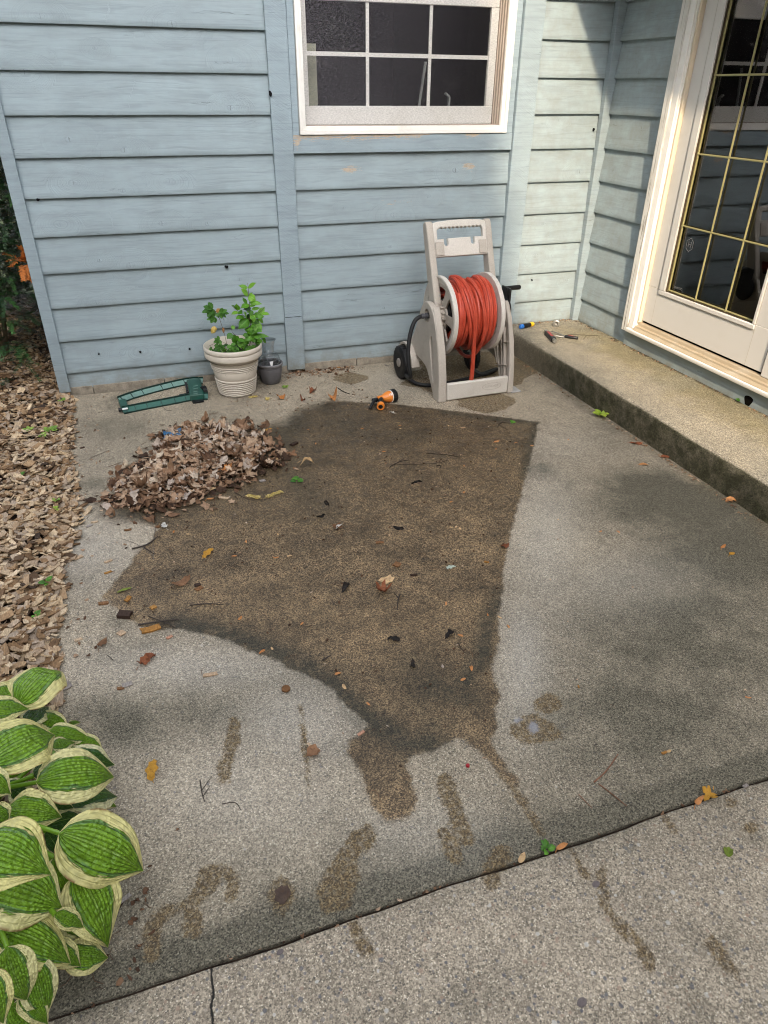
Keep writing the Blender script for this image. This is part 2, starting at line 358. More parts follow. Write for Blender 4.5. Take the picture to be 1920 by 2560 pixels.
STAIN_P = [gp([(800, 1775), (812, 1820), (770, 1850), (778, 1900), (752, 1960), (700, 1970), (690, 1920), (718, 1860), (760, 1800)]),
           ellp(1050, 868, 62, 22), ellp(757, 817, 38, 11), ellp(1000, 818, 130, 36), ellp(1150, 1575, 50, 28), ellp(1185, 1520, 28, 22), ellp(1190, 1585, 24, 12), ellp(1580, 1735, 16, 10), ellp(1620, 1790, 20, 8), ellp(1000, 800, 90, 60), ellp(1125, 795, 40, 20), ellp(608, 1935, 30, 34)]
STAIN_L = [([(432, 1925), (448, 1885), (480, 1875), (500, 1900), (498, 1935)], .013), ([(470, 1905), (410, 1950), (350, 1975), (328, 2010), (330, 2060)], .015), ([(405, 1955), (415, 2010)], .013),
           ([(960, 1690), (985, 1760), (1010, 1812)], .020), ([(650, 1525), (658, 1600), (668, 1700)], .004), ([(505, 1560), (500, 1610), (480, 1680)], .016), ([(1070, 1650), (1120, 1720), (1170, 1800)], .008),
           ([(980, 1850), (960, 1800)], .016), ([(1235, 1840), (1265, 1885)], .009), ([(1300, 1940), (1345, 2010), (1380, 2035), (1408, 2085)], .013), ([(1540, 2040), (1560, 2075), (1585, 2103)], .011),
           ([(1310, 1865), (1298, 1900), (1305, 1925)], .005), ([(760, 2000), (778, 2035), (798, 2062)], .012), ([(1430, 1765), (1460, 1800)], .006), ([(1080, 1850), (1060, 1900)], .02)]
DARK_L = [([(385, 1347), (480, 1368), (600, 1412), (700, 1468), (800, 1560), (880, 1600), (940, 1612)], .055, 1.0), ([(990, 1490), (1040, 1425), (1052, 1340), (1078, 1280)], .035, .9),
          ([(930, 1480), (1000, 1500)], .07, .8), ([(900, 1440), (930, 1560), (900, 1620)], .09, .55), ([(1160, 912), (1060, 905), (960, 890)], .035, .8), ([(1158, 915), (1130, 1030)], .025, .75),
          ([(560, 1420), (760, 1450), (1000, 1480)], .05, .35), ([(1108, 790), (1200, 850), (1300, 905)], .03, .8), ([(720, 795), (830, 790)], .03, .9), ([(240, 1100), (330, 1115), (450, 1060), (560, 1000), (640, 900)], .09, .6),
          ([(700, 870), (760, 930), (900, 940)], .08, .35), ([(600, 1000), (700, 1100)], .1, .4)]
MOLD_E = [(1400, 1050, 110, 34, 1.0), (1480, 1085, 200, 62, .95), (1590, 1180, 190, 90, 1.0), (1640, 1120, 60, 60, 1.0), (1500, 1370, 300, 170, .70), (1400, 1560, 260, 150, .75), (1280, 1330, 90, 60, .55), (1600, 1600, 200, 120, .55), (420, 1530, 200, 55, .55), (270, 1560, 110, 60, .75), (250, 925, 80, 26, .5),
          (300, 950, 140, 40, .25), (560, 1480, 150, 40, .35), (1250, 1760, 200, 90, .45), (250, 1950, 120, 100, .45), (150, 2140, 120, 60, .9), (1480, 1650, 150, 90, .4), (640, 1880, 150, 90, .25), (1330, 940, 80, 40, .4), (330, 2040, 130, 60, .3), (900, 1900, 250, 60, .25),
          (1150, 1620, 80, 120, .35), (1250, 1120, 120, 70, .15), (1660, 1420, 90, 140, .5)]
PALE_E = [(170, 1180, 120, 60, .5), (1180, 1150, 70, 120, .5), (1130, 1420, 50, 120, .6), (640, 1560, 120, 90, .5), (560, 1700, 180, 100, .35), (420, 1440, 220, 45, .5), (1330, 1250, 160, 60, .3), (900, 1790, 160, 70, .3), (1200, 960, 90, 40, .25), (880, 820, 90, 25, .35)]
def ground_attrs(o):
    n = len(o.data.vertices); co = np.zeros(n*3); o.data.vertices.foreach_get('co', co); P = co.reshape(-1, 3)[:, :2]
    attr(o, 'wet', sdf(P, WET))
    s = np.full(n, 9.0)
    for q in STAIN_P: s = np.minimum(s, sdf(P, q))
    for l, wd in STAIN_L: s = np.minimum(s, pline(P, gp(l))-wd)
    attr(o, 'stain', s)
    sf = np.zeros(n)
    for px, py, rr2 in ((600, 925, .30), (560, 960, .30), (680, 890, .16), (240, 1105, .15), (700, 1000, .0)):
        if rr2: c0 = Gd(px, py)[:2]; sf = np.maximum(sf, np.exp(-((P-c0)**2).sum(1)/rr2**2))
    attr(o, 'soft', sf)
    d = np.zeros(n)
    for l, wd, a in DARK_L: d = np.maximum(d, a*np.exp(-(pline(P, gp(l))/wd)**2))
    attr(o, 'dark', d)
    def ell(lst):
        m = np.zeros(n)
        for cx, cy, rx, ry, a in lst:
            c0 = Gd(cx, cy)[:2]; ex = Gd(cx+rx, cy)[:2]-c0; ey = Gd(cx, cy-ry)[:2]-c0
            A = np.linalg.inv(np.array([ex, ey]).T); u = (A@(P-c0).T); m = np.maximum(m, a*np.exp(-(u**2).sum(0)*.8))
        return m
    edge = 1.0*np.exp(-((P[:, 1]+3.30)/.05)**2)*(P[:, 1] > -3.312)+.45*np.exp(-((P[:, 1]+3.29)/.2)**2)*(P[:, 1] > -3.312)+.5*np.exp(-((P[:, 0]-3.07)/.05)**2)
    attr(o, 'mold', np.maximum(ell(MOLD_E), edge)); attr(o, 'pale', ell(PALE_E))
    b = np.minimum(sdf(P, ellp(1117, 1556, 13, 9)), sdf(P, ellp(1152, 1572, 10, 16))); attr(o, 'blue', b)
    ck = np.array(gp([(459, 2085), (456, 2110), (462, 2140), (455, 2180), (465, 2230), (462, 2400)])); yk = ck[::-1, 1]; xk = ck[::-1, 0]
    attr(o, 'crack', np.where(P[:, 1] < -3.313, P[:, 0]-np.interp(P[:, 1], yk, xk), 9.0))
def slab(name, x0, x1, y0, y1, st, mat, lip=.006, drop=.06, wavy=()):
    """a concrete slab: fine grid on top, rounded edges, skirts down the sides"""
    nx = max(2, int((x1-x0)/st)); ny = max(2, int((y1-y0)/st))
    xs = np.concatenate([[x0, x0+.0015], np.linspace(x0+lip, x1-lip, nx), [x1-.0015, x1]]); ys = np.concatenate([[y0, y0+.0015], np.linspace(y0+lip, y1-lip, ny), [y1-.0015, y1]])
    X, Y = np.meshgrid(xs, ys, indexing='ij'); Z = np.zeros_like(X)
    for A, first in ((Z, 0),):
        A[0, :] = A[-1, :] = -drop; A[:, 0] = A[:, -1] = -drop
        A[1, 1:-1] = A[-2, 1:-1] = -lip*.4; A[1:-1, 1] = A[1:-1, -2] = -lip*.4
    rr = np.random.RandomState(3)
    wob = np.zeros(len(xs))
    for fr in (9, 23, 61): wob += np.sin(xs*fr+rr.rand()*6)*.014/fr**.8
    if 'y0' in wavy: Y[:, 0] += wob; Y[:, 1] += wob; Y[:, 2] += wob*.8
    if 'y1' in wavy: Y[:, -1] += wob; Y[:, -2] += wob; Y[:, -3] += wob*.8
    V = np.stack([X, Y, Z], -1).reshape(-1, 3); a, b = X.shape
    I = (np.arange(a-1)[:, None]*b+np.arange(b-1)[None]).ravel(); Fc = np.stack([I, I+b, I+b+1, I+1], 1)
    me = bpy.data.meshes.new(name); me.from_pydata(V.tolist(), [], Fc.tolist())
    o = finish(name, me, mat, None, True, 60); ground_attrs(o); return o
soil = NT('soil', .95, .2); sp_ = soil.pos(); sn = soil.noise(sp_, 40, 5, .7)
soil.out(soil.ramp(sn, [(.3, (.012, .009, .007)), (.55, (.045, .030, .020)), (.75, (.09, .065, .042))]), None, soil.bump(sn, .8, .01))
gm = MB(); gm.add([(-90, -90, -.062), (90, -90, -.062), (90, 90, -.062), (-90, 90, -.062)], [(0, 1, 2, 3)])
lawn = NT('lawn_ground', .95, .2); lp = lawn.pos(); lawn.out(lawn.mix(lawn.noise(lp, 6, 5), (.035, .05, .02), (.06, .075, .03)))
tag(gm.build('ground', lawn.m, smooth=False), kind='structure', label='bare ground around the house and patio')
patio = tag(slab('patio', .31, 3.085, -3.3085, -.004, .0125, M['patio'], wavy=('y0',)), kind='structure', label='stained exposed aggregate concrete patio slab')
walk = tag(slab('walkway', -1.2, 4.6, -5.2, -3.3155, .022, M['walk'], wavy=('y1',)), kind='structure', label='paler pebbly concrete walkway in front of the patio joint')
jm = MB(); jm.box(-1.2, 4.6, -3.33, -3.295, -.06, -.014); tag(jm.build('joint_soil', soil.m, smooth=False), kind='structure', label='dirt packed in the joint between patio and walkway')
# mulch bed soil, gently mounded
bx = np.linspace(-1.6, .34, 40); by = np.linspace(-3.30, 2.6, 90); BX, BY = np.meshgrid(bx, by, indexing='ij')
BZ = -.03+.02*np.sin(BX*3)*np.sin(BY*2.1)+.025*np.clip((.3-BX)/.6, 0, 1)
bed = MB(); nb = len(by); bed.add(np.stack([BX, BY, BZ], -1).reshape(-1, 3), [(i*nb+j, (i+1)*nb+j, (i+1)*nb+j+1, i*nb+j+1) for i in range(len(bx)-1) for j in range(nb-1)])
tag(bed.build('bed_soil', soil.m), kind='structure', label='dark soil under the wood chip mulch')

# concrete step in front of the door
stp = MB()
yy = np.linspace(-4.6, .0, 140); prof = [(3.085, -.05), (3.080, .03), (3.072, .10), (3.066, .140), (3.069, .153), (3.078, .1615), (3.092, .165), (3.2, .166), (3.35, .166), (3.5, .166), (3.62, .166)]
vs = []
for j, y in enumerate(yy):
    for x, z in prof:
        k = .0015*math.sin(y*11)+.0012*math.sin(y*29+1)+.001*math.sin(y*63)
        vs.append((x+(k if x < 3.15 else 0), y, z+(.0015*math.sin(y*9+x*7) if z > .1 else 0)))
npf = len(prof); fs = [(j*npf+i, j*npf+i+1, (j+1)*npf+i+1, (j+1)*npf+i) for j in range(len(yy)-1) for i in range(npf-1)]
stp.add(vs, [f[::-1] for f in fs])
tag(stp.build('concrete_step', M['step'], angle=60), 'long low concrete step below the glass door, green algae on its front face', 'step')

# ------------------------------------------------------------------ the house
house = tag(empty('house', (0, 0, 0)), 'blue painted house corner with lap siding, window and glass door', 'house')
EXP, ZB = .18, .13
KN = [(237, 120), (581, 148), (576, 270), (173, 349), (311, 375), (183, 456), (306, 477), (423, 452), (405, 559), (249, 652), (325, 663), (421, 659), (240, 756), (247, 885), (351, 880), (474, 872), (100, 40), (430, 60), (60, 180), (520, 560), (600, 700), (150, 560), (560, 800), (380, 790),
      (1140, 426), (1072, 491), (985, 538), (1192, 532), (976, 617), (1127, 575), (962, 770), (830, 640), (800, 780), (1000, 870), (860, 520), (1400, 300), (1450, 430), (1360, 560), (1420, 700), (1330, 120), (1340, 640)]
KW = [tuple(un(x, y, 1, 0)[[0, 2]]) for x, y in KN]
KR = [(.12, .45), (.3, .47), (.2, .72), (.42, .66), (.15, 1.1), (.35, 1.33), (.25, 1.6)]          # right wall, measured from the corner
PEEL = [(930, 415, 30, 2.6), (1100, 412, 45, 2.4), (820, 421, 25, 2.6), (779, 422, 12, 4), (876, 422, 26, 5), (960, 416, 8, 3), (1007, 414, 9, 3), (1062, 411, 36, 3.2), (1174, 416, 18, 4), (1233, 412, 8, 2.5), (900, 508, 30, 2.5), (1000, 505, 60, 2.2), (1120, 500, 40, 2), (740, 360, 8, 5), (745, 375, 8, 5), (900, 338, 40, 1.5), (1180, 335, 30, 1.5)]
PW = []
for x, y, a, b in PEEL:
    c0 = un(x, y, 1, 0); PW.append((c0[0], c0[2], abs(un(x+a, y, 1, 0)[0]-c0[0]), abs(un(x, y+b, 1, 0)[2]-c0[2])))
class WB(MB):
    def __init__(s): super().__init__(); s.bc = []; s.kn = []; s.pe = []; s.di = []
    def grid(s, f, a0, a1, rows, seed, knots=(), peel=(), dirt=lambda a, z: 0.0, st=.022, vert=False):
        """rows: list of (up, out); f(al, up, out) -> world"""
        n = max(2, int((a1-a0)/st)); rn = seed*3.17; ks = [k for k in knots if rows[0][0]-.01 < k[1] < rows[-1][0]+.01]
        vs = []
        for i in range(n+1):
            al = a0+(a1-a0)*i/n
            wv = .0012*math.sin(al*5+rn*3)+.0008*math.sin(al*13+rn)
            for up, out in rows:
                vs.append(f(al, up, out+wv))
                s.bc.append((up, al, rn) if vert else (al, up, rn))
                if ks:
                    k = min(ks, key=lambda k: ((al-k[0])*.6)**2+(up-k[1])**2); hk = (k[0]*37.7+k[1]*91.3) % 1.0; sk_ = 1/(.55+.75*hk); s.kn.append(((al-k[0])*sk_, (up-k[1])*sk_, .35+.65*((hk*7.3) % 1.0)))
                else: s.kn.append((1, 1, 0))
                s.pe.append(min(.9, sum(1.05*math.exp(-((al-p[0])/p[2])**2-((up-p[1])/p[3])**2) for p in peel)) if peel else 0.0)
                s.di.append(dirt(al, up))
        m = len(rows); s.add(vs, [(i*m+j, (i+1)*m+j, (i+1)*m+j+1, i*m+j+1) for i in range(n) for j in range(m-1)])
    def stick(s, f, a0, a1, u0, u1, o0, o1, seed, vert=False, dirt=lambda a, z: 0.0, knots=(), peel=(), ch=.002):
        """a solid board with worn edges; grain along al unless vert"""
        if vert:
            rows_ = [(a0, o0), (a0, o1-ch), (a0+ch, o1), ((a0+a1)/2, o1+.0004), (a1-ch, o1), (a1, o1-ch), (a1, o0)]
            g = lambda al, up, out: f(up, al, out)
            s.grid(g, u0, u1, rows_, seed, (), (), lambda a, z: dirt(z, a), vert=True)
        else:
            s.grid(f, a0, a1, [(u0, o0), (u0, o1-ch), (u0+ch, o1), ((u0+u1)/2, o1+.0003), (u1-ch, o1), (u1, o1-ch), (u1, o0)], seed, knots, peel, dirt)
    def build(s, name, mat, parent=None, **k):
        o = super().build(name, mat, parent, **k)
        attr(o, 'bc', s.bc, 'FLOAT_VECTOR'); attr(o, 'kn', s.kn, 'FLOAT_VECTOR'); attr(o, 'peel', s.pe); attr(o, 'dirt', s.di); return o
fb = lambda al, up, out: (al, -out, up)                       # back wall, out = towards the camera
fr_ = lambda al, up, out: (3.598-out, -al, up)                # right wall, al = away from the corner
fl_ = lambda al, up, out: (.282-out, al, up)                  # hidden left side of the house
def lap(wb, f, a0, a1, zlow, ztop, seed, knots=(), peel=(), dirt=lambda a, z: 0.0, tilt=0.0):
    k = 11
    while True:
        z0 = ZB+(10-k)*EXP
        if z0 > ztop: break
        z1 = z0+EXP+.012; lo = max(z0, zlow)
        if z1 > lo+.02:
            o0 = -.017*(lo-z0)/EXP
            rows = [(lo-.001, o0-.0195), (lo-.0005, o0-.001), (lo+.0012, o0)]+[(lo+(z1-lo)*t, o0-(z1-lo)*.017/EXP*t) for t in (.12, .3, .5, .7, .88, 1.0)]
            wb.grid(f, a0, a1, rows, seed+k*1.37, knots, peel, dirt)
        k -= 1
low_dirt = lambda a, z: .95*math.exp(-max(0, z-.03)/.07)+.12
sw = WB()
lap(sw, fb, .33, 1.588, .035, 2.75, 1.0, KW, (), low_dirt)
sw.build('siding_wall', M['siding'], house)
sw = WB(); lap(sw, fb, 1.688, 2.99, .035, 1.195, 2.3, KW, PW, lambda a, z: low_dirt(a, z)+.12*max(0, a-2.2)); sw.build('siding_wall', M['siding'], house)
sw = WB(); lap(sw, fb, 3.10, 3.566, .165, 2.75, 3.1, KW, (), lambda a, z: .40+.5*math.exp(-(z-.165)/.05)); sw.build('siding_wall', M['siding'], house)
sw = WB(); lap(sw, fr_, .026, .62, .165, 2.75, 4.2, KR, (), lambda a, z: .46+.45*math.exp(-(z-.165)/.05)); sw.build('siding_wall', M['siding'], house)
sw = WB(); lap(sw, fl_, .0, 4.0, .0, 2.75, 5.2, (), (), low_dirt); sw.build('siding_wall', M['siding'], house)
fb2 = lambda al, up, out: (al+(1.39-up)*-.018, -out, up)      # corner board leans a touch
cb = WB(); cb.stick(fb, .272, .331, .028, 2.75, -.03, .012, 6.1, True, low_dirt); cb.build('corner_board', M['trim'], house)
pa = WB(); pa.stick(fb, 1.583, 1.690, .346, 2.75, -.03, .014, 7.4, True, lambda a, z: .05); pa.build('trim_post', M['trim'], house)
pa = WB(); pa.stick(fb, 1.581, 1.689, .020, .3435, -.03, .016, 7.9, True, lambda a, z: low_dirt(a, z)*1.2); pa.build('trim_post_foot', M['trim'], house)
pb = WB(); pb.stick(fb, 2.985, 3.108, .02, 2.75, -.03, .026, 8.8, True, lambda a, z: .12+.4*math.exp(-z/.1)); pb.build('trim_post', M['trim'], house)
ct = WB(); ct.stick(fb, 3.558, 3.625, .166, 2.75, -.005, .034, 9.3, True, lambda a, z: .3); ct.build('corner_trim', M['trim'], house)
sb = WB(); sb.stick(fb, 1.692, 2.983, 1.2085, 1.2955, -.03, .010, 10.1, False, lambda a, z: .08, (), PW+[(1.8, 1.292, .25, .004), (2.3, 1.293, .2, .003)]); sb.build('window_apron', M['trim'], house)
wc = WB(); wc.stick(fb, 1.692, 1.7285, 1.297, 2.75, -.03, .004, 11.0, True); wc.build('window_casing', M['trim'], house)
wc = WB(); wc.stick(fb, 2.9435, 2.983, 1.297, 2.75, -.03, .004, 11.5, True); wc.build('window_casing', M['trim'], house)
bp = WB(); bp.stick(fr_, .572, 3.4, .165, .262, -.03, .010, 12.0, False, lambda a, z: .12+.9*math.exp(-(z-.165)/.022)); bp.build('threshold_board', M['siding'], house)
kh = NT('knot_hole', 1, 0); kh.out((.012, .012, .013))
for x, y, rx, rz in ((95, 499, .008, .006), (566, 667, .010, .007), (351, 880, .0055, .005), (474, 872, .0055, .005), (247, 885, .004, .004), (674, 234, .007, .013), (1484, 324, .004, .007), (1127, 700, .004, .004), (1330, 700, .003, .004)):
    q0 = un(x, y, 1, .004); ho = [(rx*math.cos(a)*(1+.2*math.sin(3*a+x)), rz*math.sin(a)*(1+.2*math.cos(2*a+y))) for a in [2*math.pi*i/14 for i in range(14)]]
    yy0 = .004 if x != 674 else -.0145
    plate('knot_hole', [ho], .014, basis((1, 0, 0), (0, 0, 1), (0, -1, 0), (q0[0], yy0, q0[2])), kh.m, house, .0005)
# foundation of grey blocks below the siding
fm = MB(); xx = .30
while xx < 3.5:
    w_ = .395 if xx > .35 else .15
    fm.box(xx+.0015, min(3.58, xx+w_)-.0015, .008, .1, -.05, .045, rnd.random()); xx += w_
fnd = NT('block', .9, .2); fp = fnd.pos(); fnd.out(fnd.scale_col((.32, .275, .215), fnd.lin(fnd.noise(fp, 30, 5, .7), .3, .7, .55, 1.15)), None, fnd.bump(fnd.noise(fp, 160, 4, .7), .7, .003))
fm.build('foundation', fnd.m, house, bevel=.004)

# white paint and vinyl
def white(name, col=(.74, .71, .66), rough=.45, dirt=.25, peel=False, tint=None):
    t = NT(name, rough, .45); p = t.pos(); q = t.xyz(p)
    d = t.step(t.noise(p, 7, 5, .65), .45, .72); c = t.mix(t.mul(d, dirt), col, (.50, .45, .37))
    f = t.noise(t.comb(t.mul(q[0], 140), t.mul(q[1], 140), t.mul(q[2], 6)), 1.0, 3); h = t.mul(f, .3)
    if peel:
        pn = t.noise(t.comb(t.mul(q[0], 70), t.mul(q[1], 70), t.mul(q[2], 5)), 1.0, 4, .7); pm = t.mul(t.step(pn, .54, .60), t.step(q[2], 1.9, .5, .0, 1.0)); c = t.mix(pm, c, t.mix(t.noise(p, 120), (.10, .085, .07), (.30, .25, .19))); h = t.sub(h, t.mul(pm, 2.5))
        ck = t.step(t.noise(t.comb(t.mul(q[0], 160), t.mul(q[1], 160), t.mul(q[2], 3)), 1.0, 2), .36, .30); c = t.mix(t.mul(ck, .6), c, (.16, .14, .12)); h = t.sub(h, ck)
    return t.out(c, t.lin(d, 0, 1, rough, .7), t.bump(h, .35, .0015))
M['white'] = white('white_vinyl', (.80, .775, .73)); M['peel'] = white('white_peeling_paint', (.66, .64, .60), .6, .5, True)
M['cream'] = white('cream_flashing', (.66, .56, .42), .4, .35); M['door'] = white('white_door', (.60, .575, .54), .35, .10)
M['tan'] = white('tan_threshold', (.40, .32, .22), .4, .6)
t = NT('dark_room', 1, 0); M['room'] = t.out((.006, .006, .006))
def glass(name, ior=1.6, tint=.92, rough=.0):
    m = bpy.data.materials.new(name); m.use_nodes = True; nt = m.node_tree; nt.nodes.remove(nt.nodes['Principled BSDF']); o = nt.nodes['Material Output']
    tr = nt.nodes.new('ShaderNodeBsdfTransparent'); tr.inputs[0].default_value = (tint, tint*1.01, tint, 1); gl = nt.nodes.new('ShaderNodeBsdfGlossy'); gl.inputs['Roughness'].default_value = rough
    fr = nt.nodes.new('ShaderNodeFresnel'); fr.inputs[0].default_value = ior; mx = nt.nodes.new('ShaderNodeMixShader')
    for a, b in ((fr.outputs[0], mx.inputs[0]), (tr.outputs[0], mx.inputs[1]), (gl.outputs[0], mx.inputs[2]), (mx.outputs[0], o.inputs[0])): nt.links.new(a, b)
    return m
M['glass'] = glass('door_glass', 2.25); M['wglass'] = glass('window_glass', 1.22)
# window
def frame_mb(x0, x1, z0, z1, wl, wr, wb_, wt, y0, y1):
    """butted frame in the back wall: y1 < y0 is nearer the camera"""
    m = MB(); m.box(x0, x1, y1, y0, z0, z0+wb_); m.box(x0, x1, y1, y0, z1-wt, z1); m.box(x0, x0+wl, y1, y0, z0+wb_, z1-wt); m.box(x1-wr, x1, y1, y0, z0+wb_, z1-wt); return m
win = frame_mb(1.730, 2.942, 1.2975, 2.45, .018, .020, .020, .018, .06, -.018).build('window', M['white'], house, bevel=.002)
frame_mb(1.7482, 2.9218, 1.3178, 2.4318, .016, .022, .018, .018, .075, -.011).build('window_frame', M['white'], win, bevel=.0015)
tr = MB()
for k in range(4): tr.box(2.8995-k*.009, 2.9055-k*.009, .006+k*.012, .085, 1.3362, 2.41)
tr.box(1.7645, 1.7675, .012, .085, 1.3362, 2.41); tr.box(1.7645, 2.899, .028, .085, 1.3362, 1.3395); tr.build('window_track', white('shaded_track', (.36, .30, .25), .5, .3), win)  # brown shade of the window reveal is put into the track colour
sash = frame_mb(1.772, 2.872, 1.340, 1.955, .030, .044, .089, .070, .075, .052).build('window_sash', M['white'], win, bevel=.003)
mu = MB()
for x in (2.1285, 2.4815): mu.box(x-.0085, x+.0085, .060, .068, 1.429, 1.885)
mu.box(1.802, 2.120, .061, .067, 1.652, 1.671); mu.box(2.137, 2.473, .061, .067, 1.651, 1.670); mu.box(2.490, 2.828, .061, .067, 1.650, 1.669)
mu.build('muntin', M['white'], sash)
us = frame_mb(1.772, 2.872, 1.958, 2.42, .030, .044, .05, .05, .100, .078).build('window_sash', M['white'], win, bevel=.003)
gp_ = MB(); gp_.box(1.80, 2.83, .0695, .0725, 1.425, 1.89); gp_.build('window_pane', M['wglass'], win, smooth=False)
gp_ = MB(); gp_.box(1.80, 2.83, .0895, .0925, 2.0, 2.38); gp_.build('window_pane', M['wglass'], win, smooth=False)
# fly screen, a fine grey weave over the whole sash
m = bpy.data.materials.new('fly_screen'); m.use_nodes = True; t = NT('x'); bpy.data.materials.remove(t.m); t.m = m; t.t = m.node_tree; t.b = t.t.nodes['Principled BSDF']
p = t.pos(); q = t.xyz(p)
wv = t.noise(t.comb(t.mul(q[0], 70), t.mul(q[1], 1), t.mul(q[2], 330)), 1.0, 3, .7); wv2 = t.noise(t.comb(t.mul(q[0], 330), t.mul(q[1], 1), t.mul(q[2], 90)), 1.0, 3, .7); wv3 = t.noise(p, 5, 3)
left = t.lin(q[0], 1.85, 2.75, 1.0, .25)
t.out(t.scale_col((.12, .112, .125), t.mul(t.lin(t.add(wv, wv2), .80, 1.2, .1, 3.0), left)), .8); t.put(t.b.inputs['Specular IOR Level'], .15)
trn = t.n('ShaderNodeBsdfTransparent'); mx = t.n('ShaderNodeMixShader', {0: t.lin(t.add(wv, t.mul(wv3, .4)), .45, .95, .72, .50)})
t.t.links.new(t.b.outputs[0], mx.inputs[1]); t.t.links.new(trn.outputs[0], mx.inputs[2]); t.t.links.new(mx.outputs[0], t.t.nodes['Material Output'].inputs[0])
t.put(mx.inputs[0], t.lin(t.add(wv, t.mul(wv2, .6)), .60, 1.0, .93, .60))
sc_ = MB(); sc_.add([(1.766, .046, 1.338), (2.888, .046, 1.338), (2.888, .046, 2.42), (1.766, .046, 2.42)], [(0, 1, 2, 3)]); sc_.build('insect_screen', m, win, smooth=False)
M['clip'] = plastic('black_clip', (.02, .02, .02))
for q in ((1.762, 1.774, .030, .040, 1.425, 1.432), (2.888, 2.900, .034, .044, 1.420, 1.427)): MB().box(*q).build('screen_clip', M['clip'], win)
# what stands behind the panes: a pale panel edge, two bits of junk, a dark room
jk = MB(); jk.box(1.785, 1.876, .16, .17, 1.2, 1.708); jk.build('curtain', plastic('pale_cloth', (.50, .48, .36), .9, .1), win)
jk = MB(); jk.bar((2.47, .22, 1.30), (2.52, .22, 1.64), .012, .012); jk.bar((2.66, .2, 1.30), (2.665, .2, 1.47), .022, .01); jk.bar((2.665, .2, 1.472), (2.64, .2, 1.49), .022, .01); jk.build('indoor_stick', plastic('pale_stick', (.45, .45, .45)), win)
rm = MB(); rm.box(1.6, 3.3, .13, 3.0, .6, 2.7); rm.f = [f[::-1] for f in rm.f if f != (0, 1, 5, 4)]
ro = rm.build('dark_interior', M['room'], house, smooth=False)

# glass door in the right wall (al = distance from the corner, out = towards the patio)
def rb(m, a0, a1, z0, z1, o0, o1, r=0.0): m.box(3.598-o1, 3.598-o0, -a1, -a0, z0, z1, r); return m
door = rb(MB(), .693, 1.622, .343, .546, -.045, 0.0)
dm = MB(); rb(dm, .693, .838, .546, 2.2, -.045, 0.0); rb(dm, 1.496, 1.622, .546, 2.2, -.045, 0.0); rb(dm, .838, 1.496, 2.1, 2.2, -.045, 0.0); dm.v += []; 
b0 = len(dm.v); dm.add(door.v, door.f)
door = dm.build('door', M['door'], house, bevel=.0025)
bd = MB()
rb(bd, .790, .838, .5462, 2.1, .0003, .009); rb(bd, 1.496, 1.514, .5462, 2.1, .0003, .009); rb(bd, .790, 1.514, .522, .5460, .0003, .009)
bd.build('glazing_bead', M['door'], door, bevel=.004)
sg = MB(); rb(sg, .7745, .7755, .345, 2.1, .0002, .0009); rb(sg, 1.5145, 1.5155, .345, 2.1, .0002, .0009); sg.build('panel_seam', plastic('seam', (.45, .40, .33)), door)
gl = MB(); gl.add([fr_(.832, .540, -.026), fr_(1.500, .540, -.026), fr_(1.500, 2.1, -.026), fr_(.832, 2.1, -.026)], [(0, 1, 2, 3)]); gl.build('door_pane', M['glass'], door, smooth=False)
brass = NT('brass', .32, .5); brass.out((.33, .29, .13)); brass.b.inputs['Metallic'].default_value = .15; M['brass'] = brass.m
gr = MB()
for a in (1.0660, 1.2910): gr.tube([fr_(a, .548, -.014), fr_(a, 2.1, -.014)], .0048, 8)
for z in (.893, 1.236, 1.577): gr.tube([fr_(.838, z, -.0145), fr_(1.498, z, -.0145)], .0046, 8)
gr.tube([fr_(.8445, .545, -.016), fr_(.8445, 2.1, -.016)], .0060, 6); gr.tube([fr_(.838, .5535, -.016), fr_(1.496, .5535, -.016)], .0060, 6)
gr.build('brass_grille', M['brass'], door)
bk = MB(); rb(bk, .70, 1.62, .4, 2.3, -1.6, -.046); bk.f = [f[::-1] for f in bk.f if f != (3, 0, 4, 7)]; bk.build('dark_interior', M['room'], door, smooth=False)
gk = MB(); rb(gk, .8372, .8405, .548, 2.1, -.012, -.001); rb(gk, .84, 1.496, .5462, .5490, -.012, -.001); gk.build('gasket', plastic('gasket', (.05, .035, .02)), door)
etch = plastic('etched_mark', (.13, .135, .14), .8, .05); Mt = lambda a, z, o=-.0245: basis((0, -1, 0), (0, 0, 1), (-1, 0, 0), (3.598-o, -a, z))
hx = [(.030*math.cos(R(60*i+90)), .036*math.sin(R(60*i+90))) for i in range(6)]; hi = [(x*.90, y*.90) for x, y in hx]
plate('etched_hexagon', [hx, hi], .0012, Mt(.919, .808), etch, door, .0002)
text('etched_letter', 'H', .040, Mt(.919, .808), etch, door); text('etched_lettering', 'VUNTEC', .017, Mt(.905, .577), etch, door)
# frame: peeling brick mould, vinyl jamb, cream flashing
fm1 = MB(); rb(fm1, .572, .625, .262, 2.25, -.02, .046); fr0 = fm1.build('door_frame', M['peel'], house, bevel=.003)
fm1 = MB(); rb(fm1, .6255, .668, .290, 2.25, -.02, .038); rb(fm1, .6684, .676, .300, 2.25, -.02, .030); fm1.build('frame_moulding', M['white'], fr0, bevel=.003)
fm1 = MB(); rb(fm1, .6765, .6905, .330, 2.25, -.03, .022); fm1.build('frame_stop', M['cream'], fr0, bevel=.002)
fm1 = MB(); rb(fm1, 1.634, 1.76, .330, 2.25, -.03, .010); fm1.build('door_jamb', M['door'], fr0, bevel=.003)
fix = MB(); rb(fix, 1.7605, 2.75, .343, .546, -.045, 0.0); rb(fix, 1.7605, 1.90, .5462, 2.2, -.045, 0.0); rb(fix, 2.62, 2.75, .5462, 2.2, -.045, 0.0); fix = fix.build('fixed_door_panel', M['door'], house, bevel=.0025)
